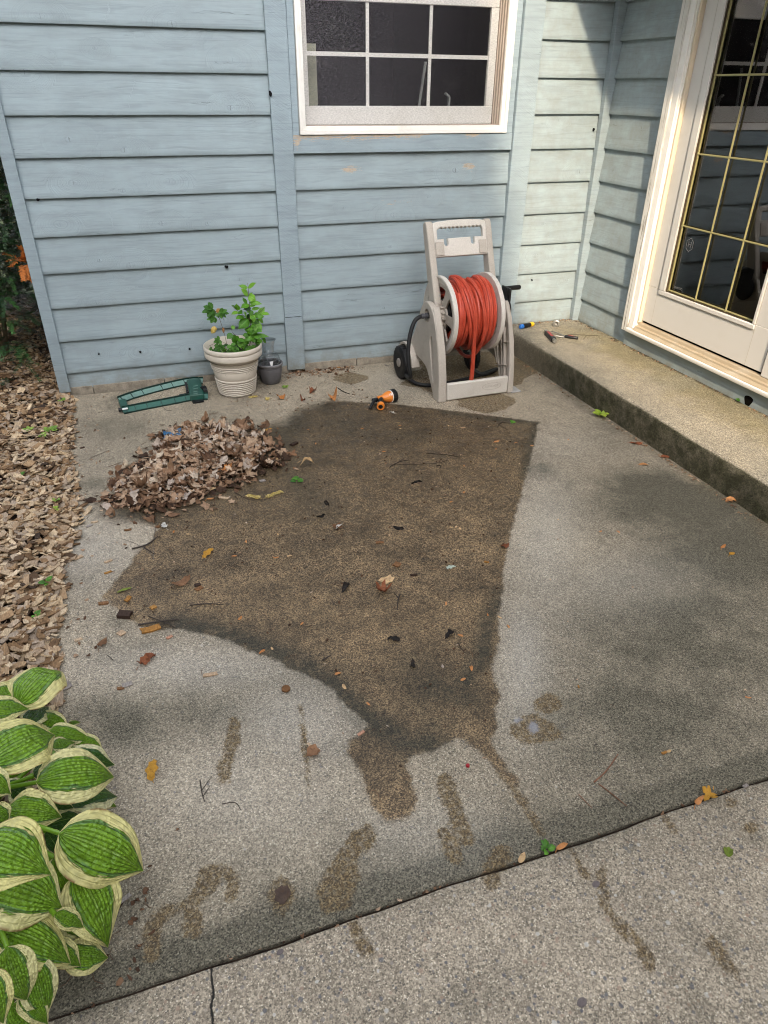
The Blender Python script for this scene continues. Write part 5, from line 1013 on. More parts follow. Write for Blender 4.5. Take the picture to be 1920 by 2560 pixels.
def edge_x(y):
    for (y0, x0), (y1, x1) in zip(EDGE, EDGE[1:]):
        if y1 <= y <= y0: return x0+(x1-x0)*(y-y0)/(y1-y0)
    return .25
def mulch_h(x, y): return .004+.045*min(1, max(0, (edge_x(y)-x)/.12))**.7
for k in range(10500):
    y = cr_.uniform(-3.25, 1.7)
    if y > .6 and cr_.random() < .5: continue
    x = edge_x(y)-abs(cr_.gauss(0, .34))+cr_.gauss(0, .012)
    if x < -.75: continue
    if y > -.02 and x > .26: continue
    L = cr_.choice((.018, .025, .03, .035, .04, .05))*cr_.uniform(.8, 1.2); W = L*cr_.uniform(.3, .75); 
    dark = .28 if y > -.55 else 0.0  # chips at the back coloured darker for the shade there
    r = min(1, max(0, cr_.betavariate(2.1, 1.5)-dark*cr_.random())); chip(mul_, Vector((x, y, mulch_h(x, y)*cr_.random()**.55+.004)), L, W, cr_.uniform(.002, .006), cr_.uniform(0, 6.28), cr_.gauss(0, .28), cr_.gauss(0, .28), r)
tag(mul_.build('wood_chip_mulch', M['chip'], smooth=False), 'tan and grey wood chip mulch along the left edge of the patio', 'mulch', kind='stuff')

# ------------------------------------------------------------------ dead leaves
DRY = [(0, (.045, .024, .014)), (.18, (.13, .068, .038)), (.38, (.27, .155, .088)), (.55, (.40, .26, .165)), (.72, (.54, .39, .265)), (.86, (.46, .38, .32)), (1, (.70, .57, .42))]
def dry_mat(name, stops=DRY):
    t = NT(name, .7, .25); rn = t.at('rnd'); p = t.obj(); c = t.ramp(rn, stops); c = t.scale_col(c, t.lin(t.noise(p, 45, 4, .6), .3, .7, .68, 1.2)); c = t.mix(t.mul(t.step(t.noise(p, 130, 3), .58, .66), .4), c, (.08, .04, .02))
    lu = t.math('ABSOLUTE', t.at('lu')); lv = t.at('lv'); sv = t.math('ABSOLUTE', t.sub(t.math('FRACT', t.sub(t.mul(lv, 5), t.mul(lu, .9))), .5)); c = t.scale_col(c, t.lin(sv, 0, .1, .82, 1.0))
    t.out(c, .7, t.bump(t.add(t.noise(p, 170, 3), t.mul(t.step(sv, 0, .15), .5)), .5, .002))
    tl = t.n('ShaderNodeBsdfTranslucent', {0: c}); mx = t.n('ShaderNodeMixShader', {0: .15}); t.t.links.new(t.b.outputs[0], mx.inputs[1]); t.t.links.new(tl.outputs[0], mx.inputs[2]); t.t.links.new(mx.outputs[0], t.t.nodes['Material Output'].inputs[0]); return t.m
M['dry'] = dry_mat('dry_leaf')
lr = random.Random(17)
def fan_leaf(m, c, s, kind, Mrot, r, curl=.4, rnd_=None):
    """flat outline round a centre, then curled and creased"""
    q = rnd_ or lr; out = []
    if kind == 'oak':
        n = 26
        for i in range(n):
            a = 2*math.pi*i/n; ca_, sa = math.cos(a), math.sin(a); w_ = .40*(1+.30*math.cos(7*a))*(1-.25*ca_); out.append((ca_, sa*w_/1.0 if abs(sa) > .05 else sa*.2))
    elif kind == 'maple':
        n = 30
        for i in range(n):
            a = 2*math.pi*i/n; rr_ = .60+.40*abs(math.cos(2.5*a))**1.3; rr_ *= .8 if abs(a-math.pi) < .5 else 1; rr_ *= 1+.07*math.cos(15*a); out.append((rr_*math.cos(a), rr_*math.sin(a)))
    elif kind == 'torn':
        n = 16; out = [((1+q.uniform(-.35, .15))*math.cos(2*math.pi*i/n), (.7+q.uniform(-.25, .15))*math.sin(2*math.pi*i/n)) for i in range(n)]
    else:
        n = 18; wq = q.uniform(.32, .5); out = [(math.cos(2*math.pi*i/n), wq*math.sin(2*math.pi*i/n)*(1-.2*math.cos(2*math.pi*i/n))) for i in range(n)]
    k1, k2, k3 = q.uniform(-1, 1)*curl, q.uniform(-.4, 1)*curl, q.uniform(-1, 1)*curl; ph = q.uniform(0, 6); n = len(out); vs = []; lus = []; lvs = []
    for f in (0.0, .38, .72, 1.0):
        for x, y in (out if f else out[:1]):
            x, y = (x*f, y*f); z = k1*x*x+k2*1.6*y*y+k3*x*y+.10*curl*math.sin(5*x+ph)*math.sin(6*y+ph)*1.5+.10*curl*math.sin(9*math.atan2(y, x)+ph)*f*f
            vs.append(Vector(c)+Mrot @ Vector((x*s, y*s, z*s))); lus.append(y*1.6); lvs.append(.5+.5*x)
    fs = [(0, 1+i, 1+(i+1) % n) for i in range(n)]+[(1+j*n+i, 1+(j+1)*n+i, 1+(j+1)*n+(i+1) % n, 1+j*n+(i+1) % n) for j in range(2) for i in range(n)]
    m.add(vs, fs, r); m.lu += lus; m.lv += lvs
def rot(y, t=0, r=0): return Euler((r, t, y)).to_matrix()
PILE = gp([(345, 940), (400, 922), (470, 918), (540, 925), (585, 950), (600, 985), (610, 1010), (560, 1020), (520, 1035), (480, 1060), (440, 1085), (400, 1100), (340, 1112), (270, 1105), (215, 1085), (240, 1045), (300, 1000), (340, 965)])
ppx = [q[0] for q in PILE]; ppy = [q[1] for q in PILE]; lp_m = LB(); nl_ = 0
pts = np.array([(lr.uniform(min(ppx)-.08, max(ppx)+.06), lr.uniform(min(ppy)-.06, max(ppy)+.05)) for _ in range(9500)]); dd_ = sdf(pts, PILE)
for (x, y), d in zip(pts, dd_):
    if d > .11 or (d > -.04 and lr.random() < .5+.36*(d > .0)+.09*(d > .05)): continue
    if nl_ > 1900: break
    nl_ += 1; hgt = .030*min(1, max(0, (-d+.01)/.13)); z = .008+hgt*lr.random()**.6; kind = lr.choice(('maple', 'oak', 'torn', 'oval', 'torn', 'oval', 'torn')); s = lr.choice((.009, .012, .015, .018, .022, .027, .034))*lr.uniform(.8, 1.15)*(1.15 if kind in ('maple', 'oak') else .85)
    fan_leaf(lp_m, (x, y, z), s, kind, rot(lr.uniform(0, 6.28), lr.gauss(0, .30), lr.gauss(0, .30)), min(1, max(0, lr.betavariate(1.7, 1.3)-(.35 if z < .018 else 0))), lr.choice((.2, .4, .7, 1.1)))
for k in range(90):
    i = lr.randrange(len(pts))
    if dd_[i] > .02: continue
    fan_leaf(lp_m, (pts[i][0], pts[i][1], .018+.03*min(1, max(0, -dd_[i]/.13))), lr.uniform(.026, .045), lr.choice(('maple', 'oak', 'oak', 'oval')), rot(lr.uniform(0, 6.28), lr.gauss(0, .35), lr.gauss(0, .35)), lr.uniform(.3, 1), lr.uniform(.8, 1.5))
for k in range(200):
    i = lr.randrange(len(pts)); 
    if dd_[i] > .03: continue
    a = lr.uniform(0, 6.28); L = lr.uniform(.02, .06); x, y = pts[i]; z = lr.uniform(.01, .06); lp_m.tube([(x, y, z), (x+L*math.cos(a), y+L*math.sin(a), z+lr.uniform(-.01, .01))], .0011, 4, r=.15); lp_m.pad()
tag(lp_m.build('leaf_pile', M['dry'], angle=80), 'raked heap of dry brown dead leaves beside the mulch bed', 'leaf pile', kind='stuff')
# blue scrap under the pile
bb = LB(); b0_ = Gd(375, 948); br_ = random.Random(4); N = 14; vs = []
for i in range(N):
    for j in range(N): vs.append((-.045+.09*i/(N-1)+br_.uniform(-.004, .004), -.055+.10*j/(N-1)+br_.uniform(-.004, .004), .006+.012*math.sin(i*.9+j*.5)*math.cos(j*.8)+br_.uniform(0, .008)))
bb.add(vs, [(i*N+j, (i+1)*N+j, (i+1)*N+j+1, i*N+j+1) for i in range(N-1) for j in range(N-1)]); bt = NT('blue_plastic_sheet', .3, .5); bp_ = bt.obj(); bt.out(bt.mix(bt.step(bt.noise(bp_, 60, 4, .7), .50, .58), (.03, .13, .27), (.03, .022, .015)), bt.lin(bt.noise(bp_, 40), .3, .7, .2, .5))
tag(bb.build('plastic_bag', bt.m, loc=(b0_[0], b0_[1], .02)), 'crumpled dirty blue plastic scrap sticking out of the leaf pile', 'plastic scrap')

# ------------------------------------------------------------------ weeds
def weed(name, px, py, z, label, n, s, mat, spread=1.0, seed=1, flat=.4, group=None):
    q = random.Random(seed); b = G(px, py, z); m = LB()
    for k in range(n):
        a = q.uniform(0, 6.28); L = s*q.uniform(.6, 1.1); p0 = Vector((math.cos(a)*s*.12*spread, math.sin(a)*s*.12*spread, .004)); p1 = p0+Vector((L*math.cos(a), L*math.sin(a), L*q.uniform(.1, flat))); m.leaf(p0, p1, L*q.uniform(.26, .38), (q.uniform(-.3, .3), -.5, 1), arch=.15, nu=2, nv=7, r=q.random())
    o = m.build(name, mat, loc=tuple(b), angle=80); return tag(o, label, 'weed', group)
YW = leaf_mat('yellow_green', [(.20, .34, .03), (.36, .45, .06)], .45, .3); GW = leaf_mat('weed_green', [(.05, .15, .02), (.12, .30, .03)], .45, .3); PW_ = leaf_mat('pale_weed', [(.12, .25, .03), (.30, .42, .08)], .45, .3)
weed('weed', 1500, 1040, 0, 'yellow green broad leaved weed at the foot of the step', 6, .055, YW, seed=3, flat=.7)
weed('weed', 1366, 2126, 0, 'small bright green weed growing in the patio joint', 9, .019, GW, seed=5, flat=.5)
weed('weed', 1850, 1004, .166, 'tuft of green moss and weeds beside the hole in the threshold board', 14, .022, GW, seed=8, flat=.8)
weed('weed', 127, 1078, .045, 'largest pale green weed sprouting from the mulch', 11, .030, PW_, 1.6, 11, .7)
weed('weed', 72, 1077, .045, 'pale weed in the mulch just left of the largest one', 7, .024, PW_, 1.6, 12, .6)
weed('weed', 107, 1092, .045, 'small weed in the mulch just below the largest one', 6, .022, PW_, 1.6, 13, .6)
weed('weed', 155, 1003, .04, 'small weed in the mulch by the foot of the corner board', 8, .022, PW_, 1.6, 14, .6)
weed('weed', 142, 1252, .045, 'green weed in the mulch left of the leaf pile tail', 7, .022, PW_, 1.6, 15, .6)
weed('weed', 142, 1274, .045, 'lone yellowish weed in the mulch below the leaf pile tail', 5, .020, YW, 1.4, 16, .6)
weed('weed', 50, 1190, .045, 'tiny weed far left in the mulch', 6, .020, GW, 1.4, 17, .6)
weed('weed', 118, 1458, .045, 'small bright weed low down in the mulch level with the patch tip', 8, .026, GW, 1.4, 18, .6)
weed('weed', 90, 1540, .045, 'small weed in the mulch above the hosta', 6, .018, GW, 1.4, 19, .6)
weed('weed', 1275, 1058, 0, 'thin green weed at the top right corner of the wet patch', 5, .026, GW, 1.2, 20, .3)
weed('weed', 712, 970, 0, 'green and white scrap of plant beside the grey planter', 6, .022, PW_, 1.2, 22, .6)

# ------------------------------------------------------------------ single things lying on the concrete
sr_ = random.Random(99)
def solid(name, col, rough=.75): return plastic(name, col, rough, .25, .3)
CH = {'orange': wood_mat('chip_orange', [(0, (.33, .15, .035)), (1, (.46, .24, .07))]), 'tan': wood_mat('chip_tan', [(0, (.42, .28, .17)), (1, (.54, .40, .27))]), 'brown': wood_mat('chip_brown', [(0, (.16, .075, .03)), (1, (.24, .12, .055))]), 'dark': wood_mat('chip_dark', [(0, (.035, .02, .014)), (1, (.085, .05, .034))]),
      'grey': wood_mat('chip_grey', [(0, (.24, .205, .18)), (1, (.34, .30, .27))]), 'pink': wood_mat('chip_pink', [(0, (.44, .22, .14)), (1, (.52, .30, .20))])}
LF = {'dry': M['dry'], 'yellow': dry_mat('leaf_yellow', [(0, (.50, .25, .03)), (1, (.58, .33, .06))]), 'pale': dry_mat('leaf_pale', [(0, (.56, .36, .17)), (1, (.64, .44, .24))]), 'white': dry_mat('leaf_white', [(0, (.52, .50, .46)), (1, (.62, .60, .55))]), 'rust': dry_mat('leaf_rust', [(0, (.20, .065, .030)), (1, (.30, .11, .05))]),
      'orange': dry_mat('leaf_orange', [(0, (.50, .20, .06)), (1, (.60, .28, .11))]), 'brown': dry_mat('leaf_brown', [(0, (.16, .08, .04)), (1, (.28, .15, .08))]), 'black': dry_mat('leaf_black', [(0, (.012, .010, .009)), (1, (.02, .016, .013))]), 'green': dry_mat('leaf_green', [(0, (.16, .22, .03)), (1, (.24, .28, .06))]), 'lichen': dry_mat('lichen', [(0, (.42, .52, .44)), (1, (.48, .56, .48))])}
def place_chip(px, py, L, W, yaw, mat, label, z=0.0, T=.004, tilt=.06, group=None, cat='wood chip', name='wood_chip'):
    m = MB(); chip(m, Vector((0, 0, T*.5+abs(tilt)*L*.35)), L, W, T, R(yaw), tilt, sr_.uniform(-.06, .06), sr_.random(), .18)
    return tag(m.build(name, CH[mat], loc=tuple(G(px, py, z)), smooth=False), label, cat, group)
def place_leaf(px, py, s, kind, yaw, mat, label, z=0.0, curl=.6, group=None, cat='dead leaf', name='dead_leaf', stalk=True, r=None):
    m = LB(); fan_leaf(m, (0, 0, .004+.12*s*curl), s, kind, rot(R(yaw), sr_.uniform(-.12, .12), sr_.uniform(-.12, .12)), sr_.random() if r is None else r, curl, sr_)
    if stalk and s > .015: m.tube([(-s*math.cos(R(yaw))*.9, -s*math.sin(R(yaw))*.9, .006), (-s*1.5*math.cos(R(yaw)+.2), -s*1.5*math.sin(R(yaw)+.2), .003)], .0009, 4, r=.2); m.pad()
    zs = min(v[2] for v in m.v); m.v = [(a, b, c-zs+.0012) for a, b, c in m.v]
    return tag(m.build(name, LF[mat], loc=tuple(G(px, py, z)), angle=80), label, cat, group)
TW = solid('twig_bark', (.045, .032, .024)); TW2 = solid('twig_reddish', (.20, .085, .045)); TW3 = solid('twig_grey', (.15, .125, .10))
def place_twig(pts, rad, mat, label, z=0.0, group=None, branches=()):
    b = Vector(G(*pts[0], z)); m = MB(); m.tube(smooth_path([Vector(G(*p, z+rad*(1.1+.8*(i % 2)))) - b for i, p in enumerate(pts)], 2), [rad, rad*.55], 6)
    for br in branches: m.tube(smooth_path([Vector(G(*p, z+rad*1.3))-b for p in br], 1), [rad*.7, rad*.4], 5)
    return tag(m.build('twig', mat, loc=tuple(b)), label, 'twig', group)
PC = place_chip
PC(377, 1575, .062, .026, 10, 'orange', 'long golden orange wood chip lying under the twig bundle at the wet patch edge', T=.006)
PC(313, 1541, .045, .030, -20, 'dark', 'chunky dark weathered wood lump left of the golden orange chip', T=.014)
PC(320, 1499, .026, .016, 60, 'orange', 'square orange wood chip just below the green leaf scrap on the wet patch', T=.005)
PC(383, 1520, .020, .016, 30, 'orange', 'small orange wood chip on the wet patch above the twig bundle', T=.005)
PC(259, 1510, .033, .013, 0, 'brown', 'brown wood chip at the very left tip of the wet patch', T=.006)
PC(303, 1584, .024, .022, 40, 'tan', 'squarish pale wood chip on the dry slab below the dark wood lump')
PC(424, 1594, .022, .009, 25, 'pink', 'small pinkish chip just right of the golden orange chip')
PC(526, 1688, .044, .012, 0, 'tan', 'long pale wood chip alone on the dry slab below the wet patch')
PC(318, 1713, .030, .016, 10, 'grey', 'grey wood chip on the dry slab right of the hosta tip'); PC(302, 1722, .020, .010, 0, 'brown', 'brown splinter under the edge of the grey chip right of the hosta tip')
PC(320, 1326, .028, .010, 5, 'brown', 'flat brown chip on the dry tongue of slab below the leaf pile')
PC(271, 1404, .028, .010, 25, 'tan', 'tan chip on the dry slab between mulch and left notch of the wet patch'); PC(271, 1432, .028, .008, 25, 'orange', 'thin orange chip just below the tan chip beside the mulch')
PC(395, 1318, .016, .014, 40, 'brown', 'brown chip touching the white lobed leaf')
PC(494, 1463, .022, .015, 10, 'dark', 'dark square chip on the wet patch beside the curled brown leaf'); PC(497, 1473, .030, .016, 30, 'brown', 'reddish dark chip just below the dark square chip')
PC(992, 1413, .028, .024, 40, 'brown', 'rusty brown square chip in the middle of the wet patch above the pale torn leaf', T=.005)
PC(949, 1357, .030, .011, -10, 'brown', 'long rusty chip in the middle of the wet patch, higher than the square rusty chip')
PC(1034, 1439, .026, .009, -8, 'dark', 'dark brown chip right of the pale torn leaf')
PC(1216, 1406, .018, .007, -30, 'orange', 'small orange chip near the right edge of the wet patch')
PC(656, 1203, .026, .018, 10, 'grey', 'grey brown square chip above the yellow leaf sprigs')
PC(560, 1246, .042, .013, -25, 'tan', 'long tan chip on the wet patch right of the leaf pile')
PC(1157, 1070, .028, .010, -5, 'tan', 'light tan chip near the top right of the wet patch')
PC(903, 1834, .022, .008, 25, 'pink', 'pale pinkish chip at the lower left notch of the wet patch')
PC(968, 914, .032, .012, -30, 'grey', 'pale flat chip on the concrete left of the reel wheel', T=.003)
PC(846, 919, .026, .014, -5, 'orange', 'orange wood chip in the litter along the foot of the wall')
PC(160, 1718, .040, .030, 20, 'grey', 'grey wood chip lying right of the topmost hosta leaf', T=.004); PC(143, 1785, .026, .014, 40, 'grey', 'narrow grey chip between hosta leaves and slab'); PC(310, 2250, .034, .009, 30, 'grey', 'thin pale splinter poking out from the hosta by the slab joint')
PC(735, 1112, .045, .020, 40, 'dark', 'curled dark bark strip on the wet patch right of the leaf pile', T=.009, cat='bark', name='bark_piece')
PC(196, 1395, .034, .018, 30, 'tan', 'tan chip strayed from the mulch onto the slab beside the bare tongue'); PC(190, 1345, .034, .016, 10, 'brown', 'brown chip strayed from the mulch below the pile tail'); PC(236, 1306, .026, .010, 5, 'tan', 'small tan chip below the tail of the leaf pile'); PC(223, 1316, .024, .013, 30, 'grey', 'greyish chip beside the small tan chip below the leaf pile tail')
PC(206, 1120, .022, .010, 30, 'dark', 'dark bark bit on the slab between mulch and sprinkler'); PC(200, 1094, .014, .005, 0, 'brown', 'thin brown sliver above the dark bark bit by the mulch')
PC(1660, 1883, .016, .006, 5, 'orange', 'small orange chip on the open slab near the right edge'); PC(1863, 1966, .018, .008, 10, 'grey', 'white chip stuck in the slab joint at the right'); PC(1446, 1718, .010, .004, 70, 'orange', 'tiny orange sliver on the open slab right of the wet patch')
PC(150, 1640, .030, .016, -30, 'tan', 'pale chip on the slab edge above the hosta'); PC(197, 1600, .026, .010, 20, 'tan', 'tan sliver on the dry slab left of the dark wood lump')
PL = place_leaf
PL(521, 1385, .030, 'oak', 45, 'yellow', 'golden yellow ragged leaf lying on the left part of the wet patch', curl=.25)
PL(966, 1451, .030, 'torn', 5, 'pale', 'pale orange torn leaf in the middle of the wet patch', curl=.25, stalk=False)
PL(957, 1480, .030, 'maple', 200, 'rust', 'crumpled rusty wet leaf just below the pale torn leaf', curl=1.0)
PL(411, 1316, .026, 'oak', 100, 'white', 'white lobed leaf at the upper left of the wet patch', curl=.3)
PL(455, 1459, .036, 'oval', 15, 'brown', 'long curled brown leaf on the left part of the wet patch', curl=.6)
PL(311, 1476, .025, 'oval', 15, 'green', 'dull green leaf scrap near the left tip of the wet patch', curl=.3, stalk=False)
PL(257, 1612, .024, 'oval', 60, 'brown', 'curled brown leaf on the slab beside the hosta and mulch', curl=.9)
PL(361, 1660, .022, 'torn', 30, 'rust', 'crumpled dark brown leaf on the dry slab, the lower of two', curl=1.1); PL(377, 1647, .020, 'torn', 10, 'rust', 'crumpled dark brown leaf on the dry slab, the upper right of two', curl=1.1)
PL(668, 1076, .026, 'oval', 10, 'yellow', 'orange yellow leaf at the top right end of the leaf pile', curl=.4)
PL(727, 1137, .032, 'maple', 250, 'brown', 'brown star shaped leaf under the dark bark strip', curl=.5)
PL(768, 1163, .036, 'oak', 10, 'pale', 'tan curled leaf alone on the wet patch right of the leaf pile', curl=1.0)
PL(629, 1158, .046, 'oak', 50, 'pale', 'large tan lobed leaf at the right edge of the leaf pile', curl=.5)
PL(672, 1164, .036, 'oval', 20, 'brown', 'folded brown leaf just right of the large tan lobed leaf', curl=1.0); PL(690, 1148, .024, 'torn', 60, 'pale', 'light reddish leaf beside the folded brown leaf by the pile', curl=.7)
PL(563, 1177, .036, 'maple', 300, 'orange', 'pinkish brown maple leaf on the lower right slope of the leaf pile', z=.02, curl=.4)
PL(528, 1249, .018, 'oval', 0, 'orange', 'small orange oval leaf on the wet patch below the pile', curl=.3); PL(534, 1225, .024, 'torn', 0, 'pale', 'small tan leaf just above the orange oval leaf', curl=.5, stalk=False)
PL(845, 1320, .026, 'maple', 200, 'brown', 'brown and white curled leaf in the upper middle of the wet patch', curl=1.0); PL(849, 1316, .017, 'oval', 30, 'white', 'whitish leaf underside on top of the brown curled leaf', z=.008, curl=.9)
PL(980, 1034, .018, 'oak', 120, 'white', 'dry whitish leaf just below the spray nozzle', curl=1.2)
PL(1262, 1368, .022, 'torn', 0, 'rust', 'red brown leaf on the right edge of the wet patch', curl=.8, stalk=False)
PL(783, 1885, .024, 'torn', 40, 'brown', 'dark brown rounded leaf on the dry slab below the patch', curl=.7, stalk=False); PC(776, 1866, .024, .007, 110, 'tan', 'tan splinter standing against the dark brown rounded leaf', T=.003)
PL(382, 1925, .034, 'oak', 80, 'yellow', 'orange serrated leaf lying on the slab right of the hosta', curl=.5, r=.2)
PL(1771, 1993, .020, 'maple', 200, 'yellow', 'orange leaf caught in the slab joint near the right edge', curl=.8)
PL(1745, 2006, .018, 'oval', 20, 'orange', 'orange brown leaf in the joint just left of the larger orange leaf', curl=.5); PL(1405, 2117, .017, 'oval', 10, 'orange', 'pinkish oval leaf in the joint just right of the green weed', curl=.4); PL(1305, 2146, .015, 'oval', 40, 'pale', 'tan oval leaf in the joint left of the green weed', curl=.4)
PL(1820, 2134, .016, 'torn', 60, 'green', 'dark green leaf scrap on the walkway near the right edge', curl=.8, stalk=False)
PL(1610, 1163, .022, 'oval', -20, 'orange', 'orange oval leaf on the dark slab near the step', curl=.3); PL(1715, 1165, .020, 'oval', 80, 'orange', 'orange leaf standing at the foot of the step', curl=.4); PL(1666, 1145, .026, 'oval', -30, 'rust', 'rust brown leaf along the foot of the step', curl=.7); PL(1825, 1255, .026, 'torn', -30, 'orange', 'orange brown crumpled leaf lower down along the foot of the step', curl=.9); PL(1590, 1110, .028, 'oval', -40, 'rust', 'long red brown leaf along the step foot below the broad weed', curl=.9)
PL(1807, 1369, .016, 'oval', 20, 'orange', 'small orange leaf on the dark slab at right, the upper of two', curl=.3); PL(1829, 1386, .016, 'oval', 10, 'yellow', 'small orange leaf on the dark slab at right, the lower of two', curl=.3)
PL(1128, 1419, .020, 'oak', 5, 'lichen', 'pale mint lichen flake on the right part of the wet patch', curl=.3, stalk=False, cat='lichen', name='lichen_flake')
PL(1242, 1105, .016, 'oval', 10, 'orange', 'orange leaf near the top right corner of the wet patch', curl=.3)
PL(960, 938, .016, 'oval', 0, 'orange', 'small orange leaf left of the reel by the dark ring', curl=.4) if False else None
for i, (x, y, s) in enumerate(((704, 998, .030), (783, 981, .030), (832, 1000, .040), (757, 1003, .020))): PL(x, y, s, 'torn', 40*i, 'orange' if i % 2 == 0 else 'rust', ('cluster of reddish dry leaf flakes between pot and patch, the leftmost', 'reddish dry leaf flakes nearest the wall between planter and nozzle', 'largest clump of reddish dry leaf flakes left of the nozzle', 'small rusty leaf flakes left of the largest clump')[i], curl=1.3, stalk=False)
for x, y, s, lab in ((817, 1261, .022, 'black wet leaf clump on the upper part of the wet patch'), (802, 1293, .021, 'black wet leaf clump just below another on the wet patch'), (1042, 1208, .026, 'black rotten leaf on the right half of the wet patch'), (996, 1322, .024, 'black twisted leaf below the middle of the wet patch'), (1032, 1664, .018, 'black rotten leaf low on the wet patch'), (983, 1600, .022, 'black leaf scrap low on the wet patch, left of two'), (1124, 1590, .022, 'black leaf scrap low on the wet patch, right of two'), (864, 1470, .03, 'black leaf mush left of the pale torn leaf')): PL(x, y, s, sr_.choice(('torn', 'oval', 'oak')), sr_.uniform(0, 360), 'black', lab, curl=.55, stalk=False)
SEED = [(995, 1058), (1000, 1065), (1000, 1072), (1128, 1256), (1160, 1232), (1160, 1165), (1240, 1123), (1150, 1322), (1140, 1318), (1128, 1319), (1219, 1538), (1151, 1590), (1178, 1672), (1158, 1700), (1115, 1510), (861, 1719), (845, 1685), (921, 1761), (435, 1330), (470, 1336), (615, 1355), (724, 1391), (695, 1337), (600, 1547), (755, 1560), (655, 1630), (680, 1622), (585, 1391), (690, 1395), (770, 1075), (790, 1110), (905, 1073), (960, 1130), (1290, 1108), (1330, 1115), (1120, 1065), (1250, 1545), (1270, 1567), (1420, 1100), (1500, 1330), (1395, 1300), (1870, 1745), (1670, 1880), (1545, 1330)]
for x, y in SEED: PL(x, y, sr_.uniform(.007, .012), 'oval', sr_.uniform(0, 360), sr_.choice(('orange', 'orange', 'pale')), 'tiny orange seed leaflet lying flat on the concrete patio', curl=.4, group='tiny orange leaflets on the patio', cat='leaflet', name='leaflet')
def locust(px, py, ang, L, label, z=0.0):
    m = LB(); b = G(px, py, z); a = R(ang); d = Vector((math.cos(a), math.sin(a), 0)); s = Vector((-d.y, d.x, 0)); m.tube([(0, 0, .003), tuple(d*L+Vector((0, 0, .004)))], .0009, 4, r=.3); m.pad()
    for k in range(9):
        for sg in (-1, 1): p0 = d*(L*(.15+.85*k/9))+Vector((0, 0, .004)); p1 = p0+s*sg*.014+d*.006+Vector((0, 0, sr_.uniform(-.002, .004))); m.leaf(p0, p1, .0042, (0, 0, 1), nu=1, nv=5, r=sr_.random())
    return tag(m.build('compound_leaf', LF['yel2'], loc=tuple(b), angle=80), label, 'fallen leaf')
LF['yel2'] = dry_mat('leaf_straw', [(0, (.46, .34, .09)), (1, (.58, .46, .18))])
locust(655, 1248, 140, .075, 'straw yellow compound leaf sprig below the leaf pile, the left branch'); locust(660, 1247, 22, .095, 'straw yellow compound leaf sprig below the leaf pile, the right branch'); locust(620, 996, 10, .055, 'yellowish compound leaf just in front of the cream pot'); locust(668, 1003, 75, .04, 'short yellowish compound leaf right of the cream pot base')
weed('fallen_green_leaf', 742, 1203, 0, 'fresh green leaf bunch lying on the wet patch', 7, .034, GW, 1.0, 31, .15)
TWG = [([(395, 1305), (382, 1345), (384, 1400)], .0016, TW3, 'thin grey forked twig at the left edge of the wet patch', [[(384, 1390), (345, 1360), (300, 1345)]]), ([(475, 1513), (520, 1508), (560, 1512)], .0022, TW, 'dark straight twig on the left part of the wet patch', []), ([(345, 1562), (400, 1553), (448, 1548)], .003, TW, 'bundle of dark twigs above the golden orange chip', [[(370, 1540), (410, 1555), (440, 1570)], [(360, 1570), (420, 1558)]]),
       ([(330, 1372), (370, 1362), (395, 1340)], .0035, TW, 'thick dark twig at the left notch of the wet patch', [[(360, 1368), (385, 1385)]]), ([(1000, 1485), (995, 1500), (993, 1525)], .0030, TW, 'black forked twig below the pale torn leaf', [[(996, 1495), (985, 1480)]]), ([(1244, 1068), (1252, 1055), (1275, 1058)], .0020, TW, 'black twigs near the top right corner of the wet patch', [[(1250, 1058), (1262, 1050)], [(1245, 1060), (1270, 1075)]]),
       ([(500, 1950), (505, 1985), (512, 2005)], .0016, TW, 'wiry forked twig on the dry slab right of the hosta', [[(505, 1975), (530, 1940)], [(508, 1990), (525, 1965)]]), ([(555, 2010), (590, 2003), (602, 2025)], .0014, TW, 'hooked thin twig right of the wiry forked twig', []), ([(1485, 1955), (1515, 1930), (1545, 1885)], .0020, TW2, 'long reddish pine needle twig on the slab, bent at its middle', []), ([(1497, 1960), (1530, 1985), (1567, 2015)], .0018, TW2, 'straight reddish twig on the slab below the bent one', []), ([(1447, 1986), (1465, 2005), (1480, 2020)], .0013, TW2, 'short reddish twig left of the straight one', []),
       ([(845, 970), (860, 980), (875, 985)], .0030, TW, 'short brown stick on the concrete left of the nozzle', []), ([(585, 1230), (610, 1245), (635, 1252)], .0014, TW, 'thin black stem below the leaf pile', []), ([(1065, 1133), (1120, 1137), (1150, 1143)], .0014, TW, 'thin dark twig on the upper right of the wet patch', []), ([(1120, 1150), (1090, 1160), (975, 1162)], .0012, TW, 'very thin dark stem across the upper wet patch', []) ,
       ([(976, 1166), (1000, 1153), (1022, 1150)], .0022, TW, 'black knotted twig at the centre top of the wet patch', [[(1000, 1153), (1010, 1145)]]), ([(1090, 1165), (1102, 1162), (1100, 1172)], .0024, TW, 'short black forked twig right of the knotted one', []), ([(1608, 1023), (1590, 1012)], .0012, TW, 'thin stick on the rounded edge of the step', []), ([(806, 1650), (828, 1638)], .0030, TW, 'stubby black stick low on the wet patch', []),
       ([(1146, 1608), (1160, 1632)], .0016, TW, 'thin black stem low on the right of the wet patch', []), ([(225, 1145), (250, 1135), (272, 1126)], .0012, TW3, 'thin pale stem on the slab between mulch and pile', []), ([(392, 1000), (408, 980)], .0012, TW3, 'thin stalk leaning inside the sprinkler frame', []), ([(405, 1015), (415, 1026), (430, 1026)], .0010, TW, 'curved hairline stem below the sprinkler', []), ([(283, 1650), (266, 1636)], .0012, TW, 'thin stem beside the curled brown leaf', [])]
for pts_, rad, mt, lab, br in TWG:
    z_ = .163 if pts_[0][0] == 1608 else 0.0; place_twig(pts_, rad, mt, lab, z_, None, br)
b = G(1470, 893, .166); 
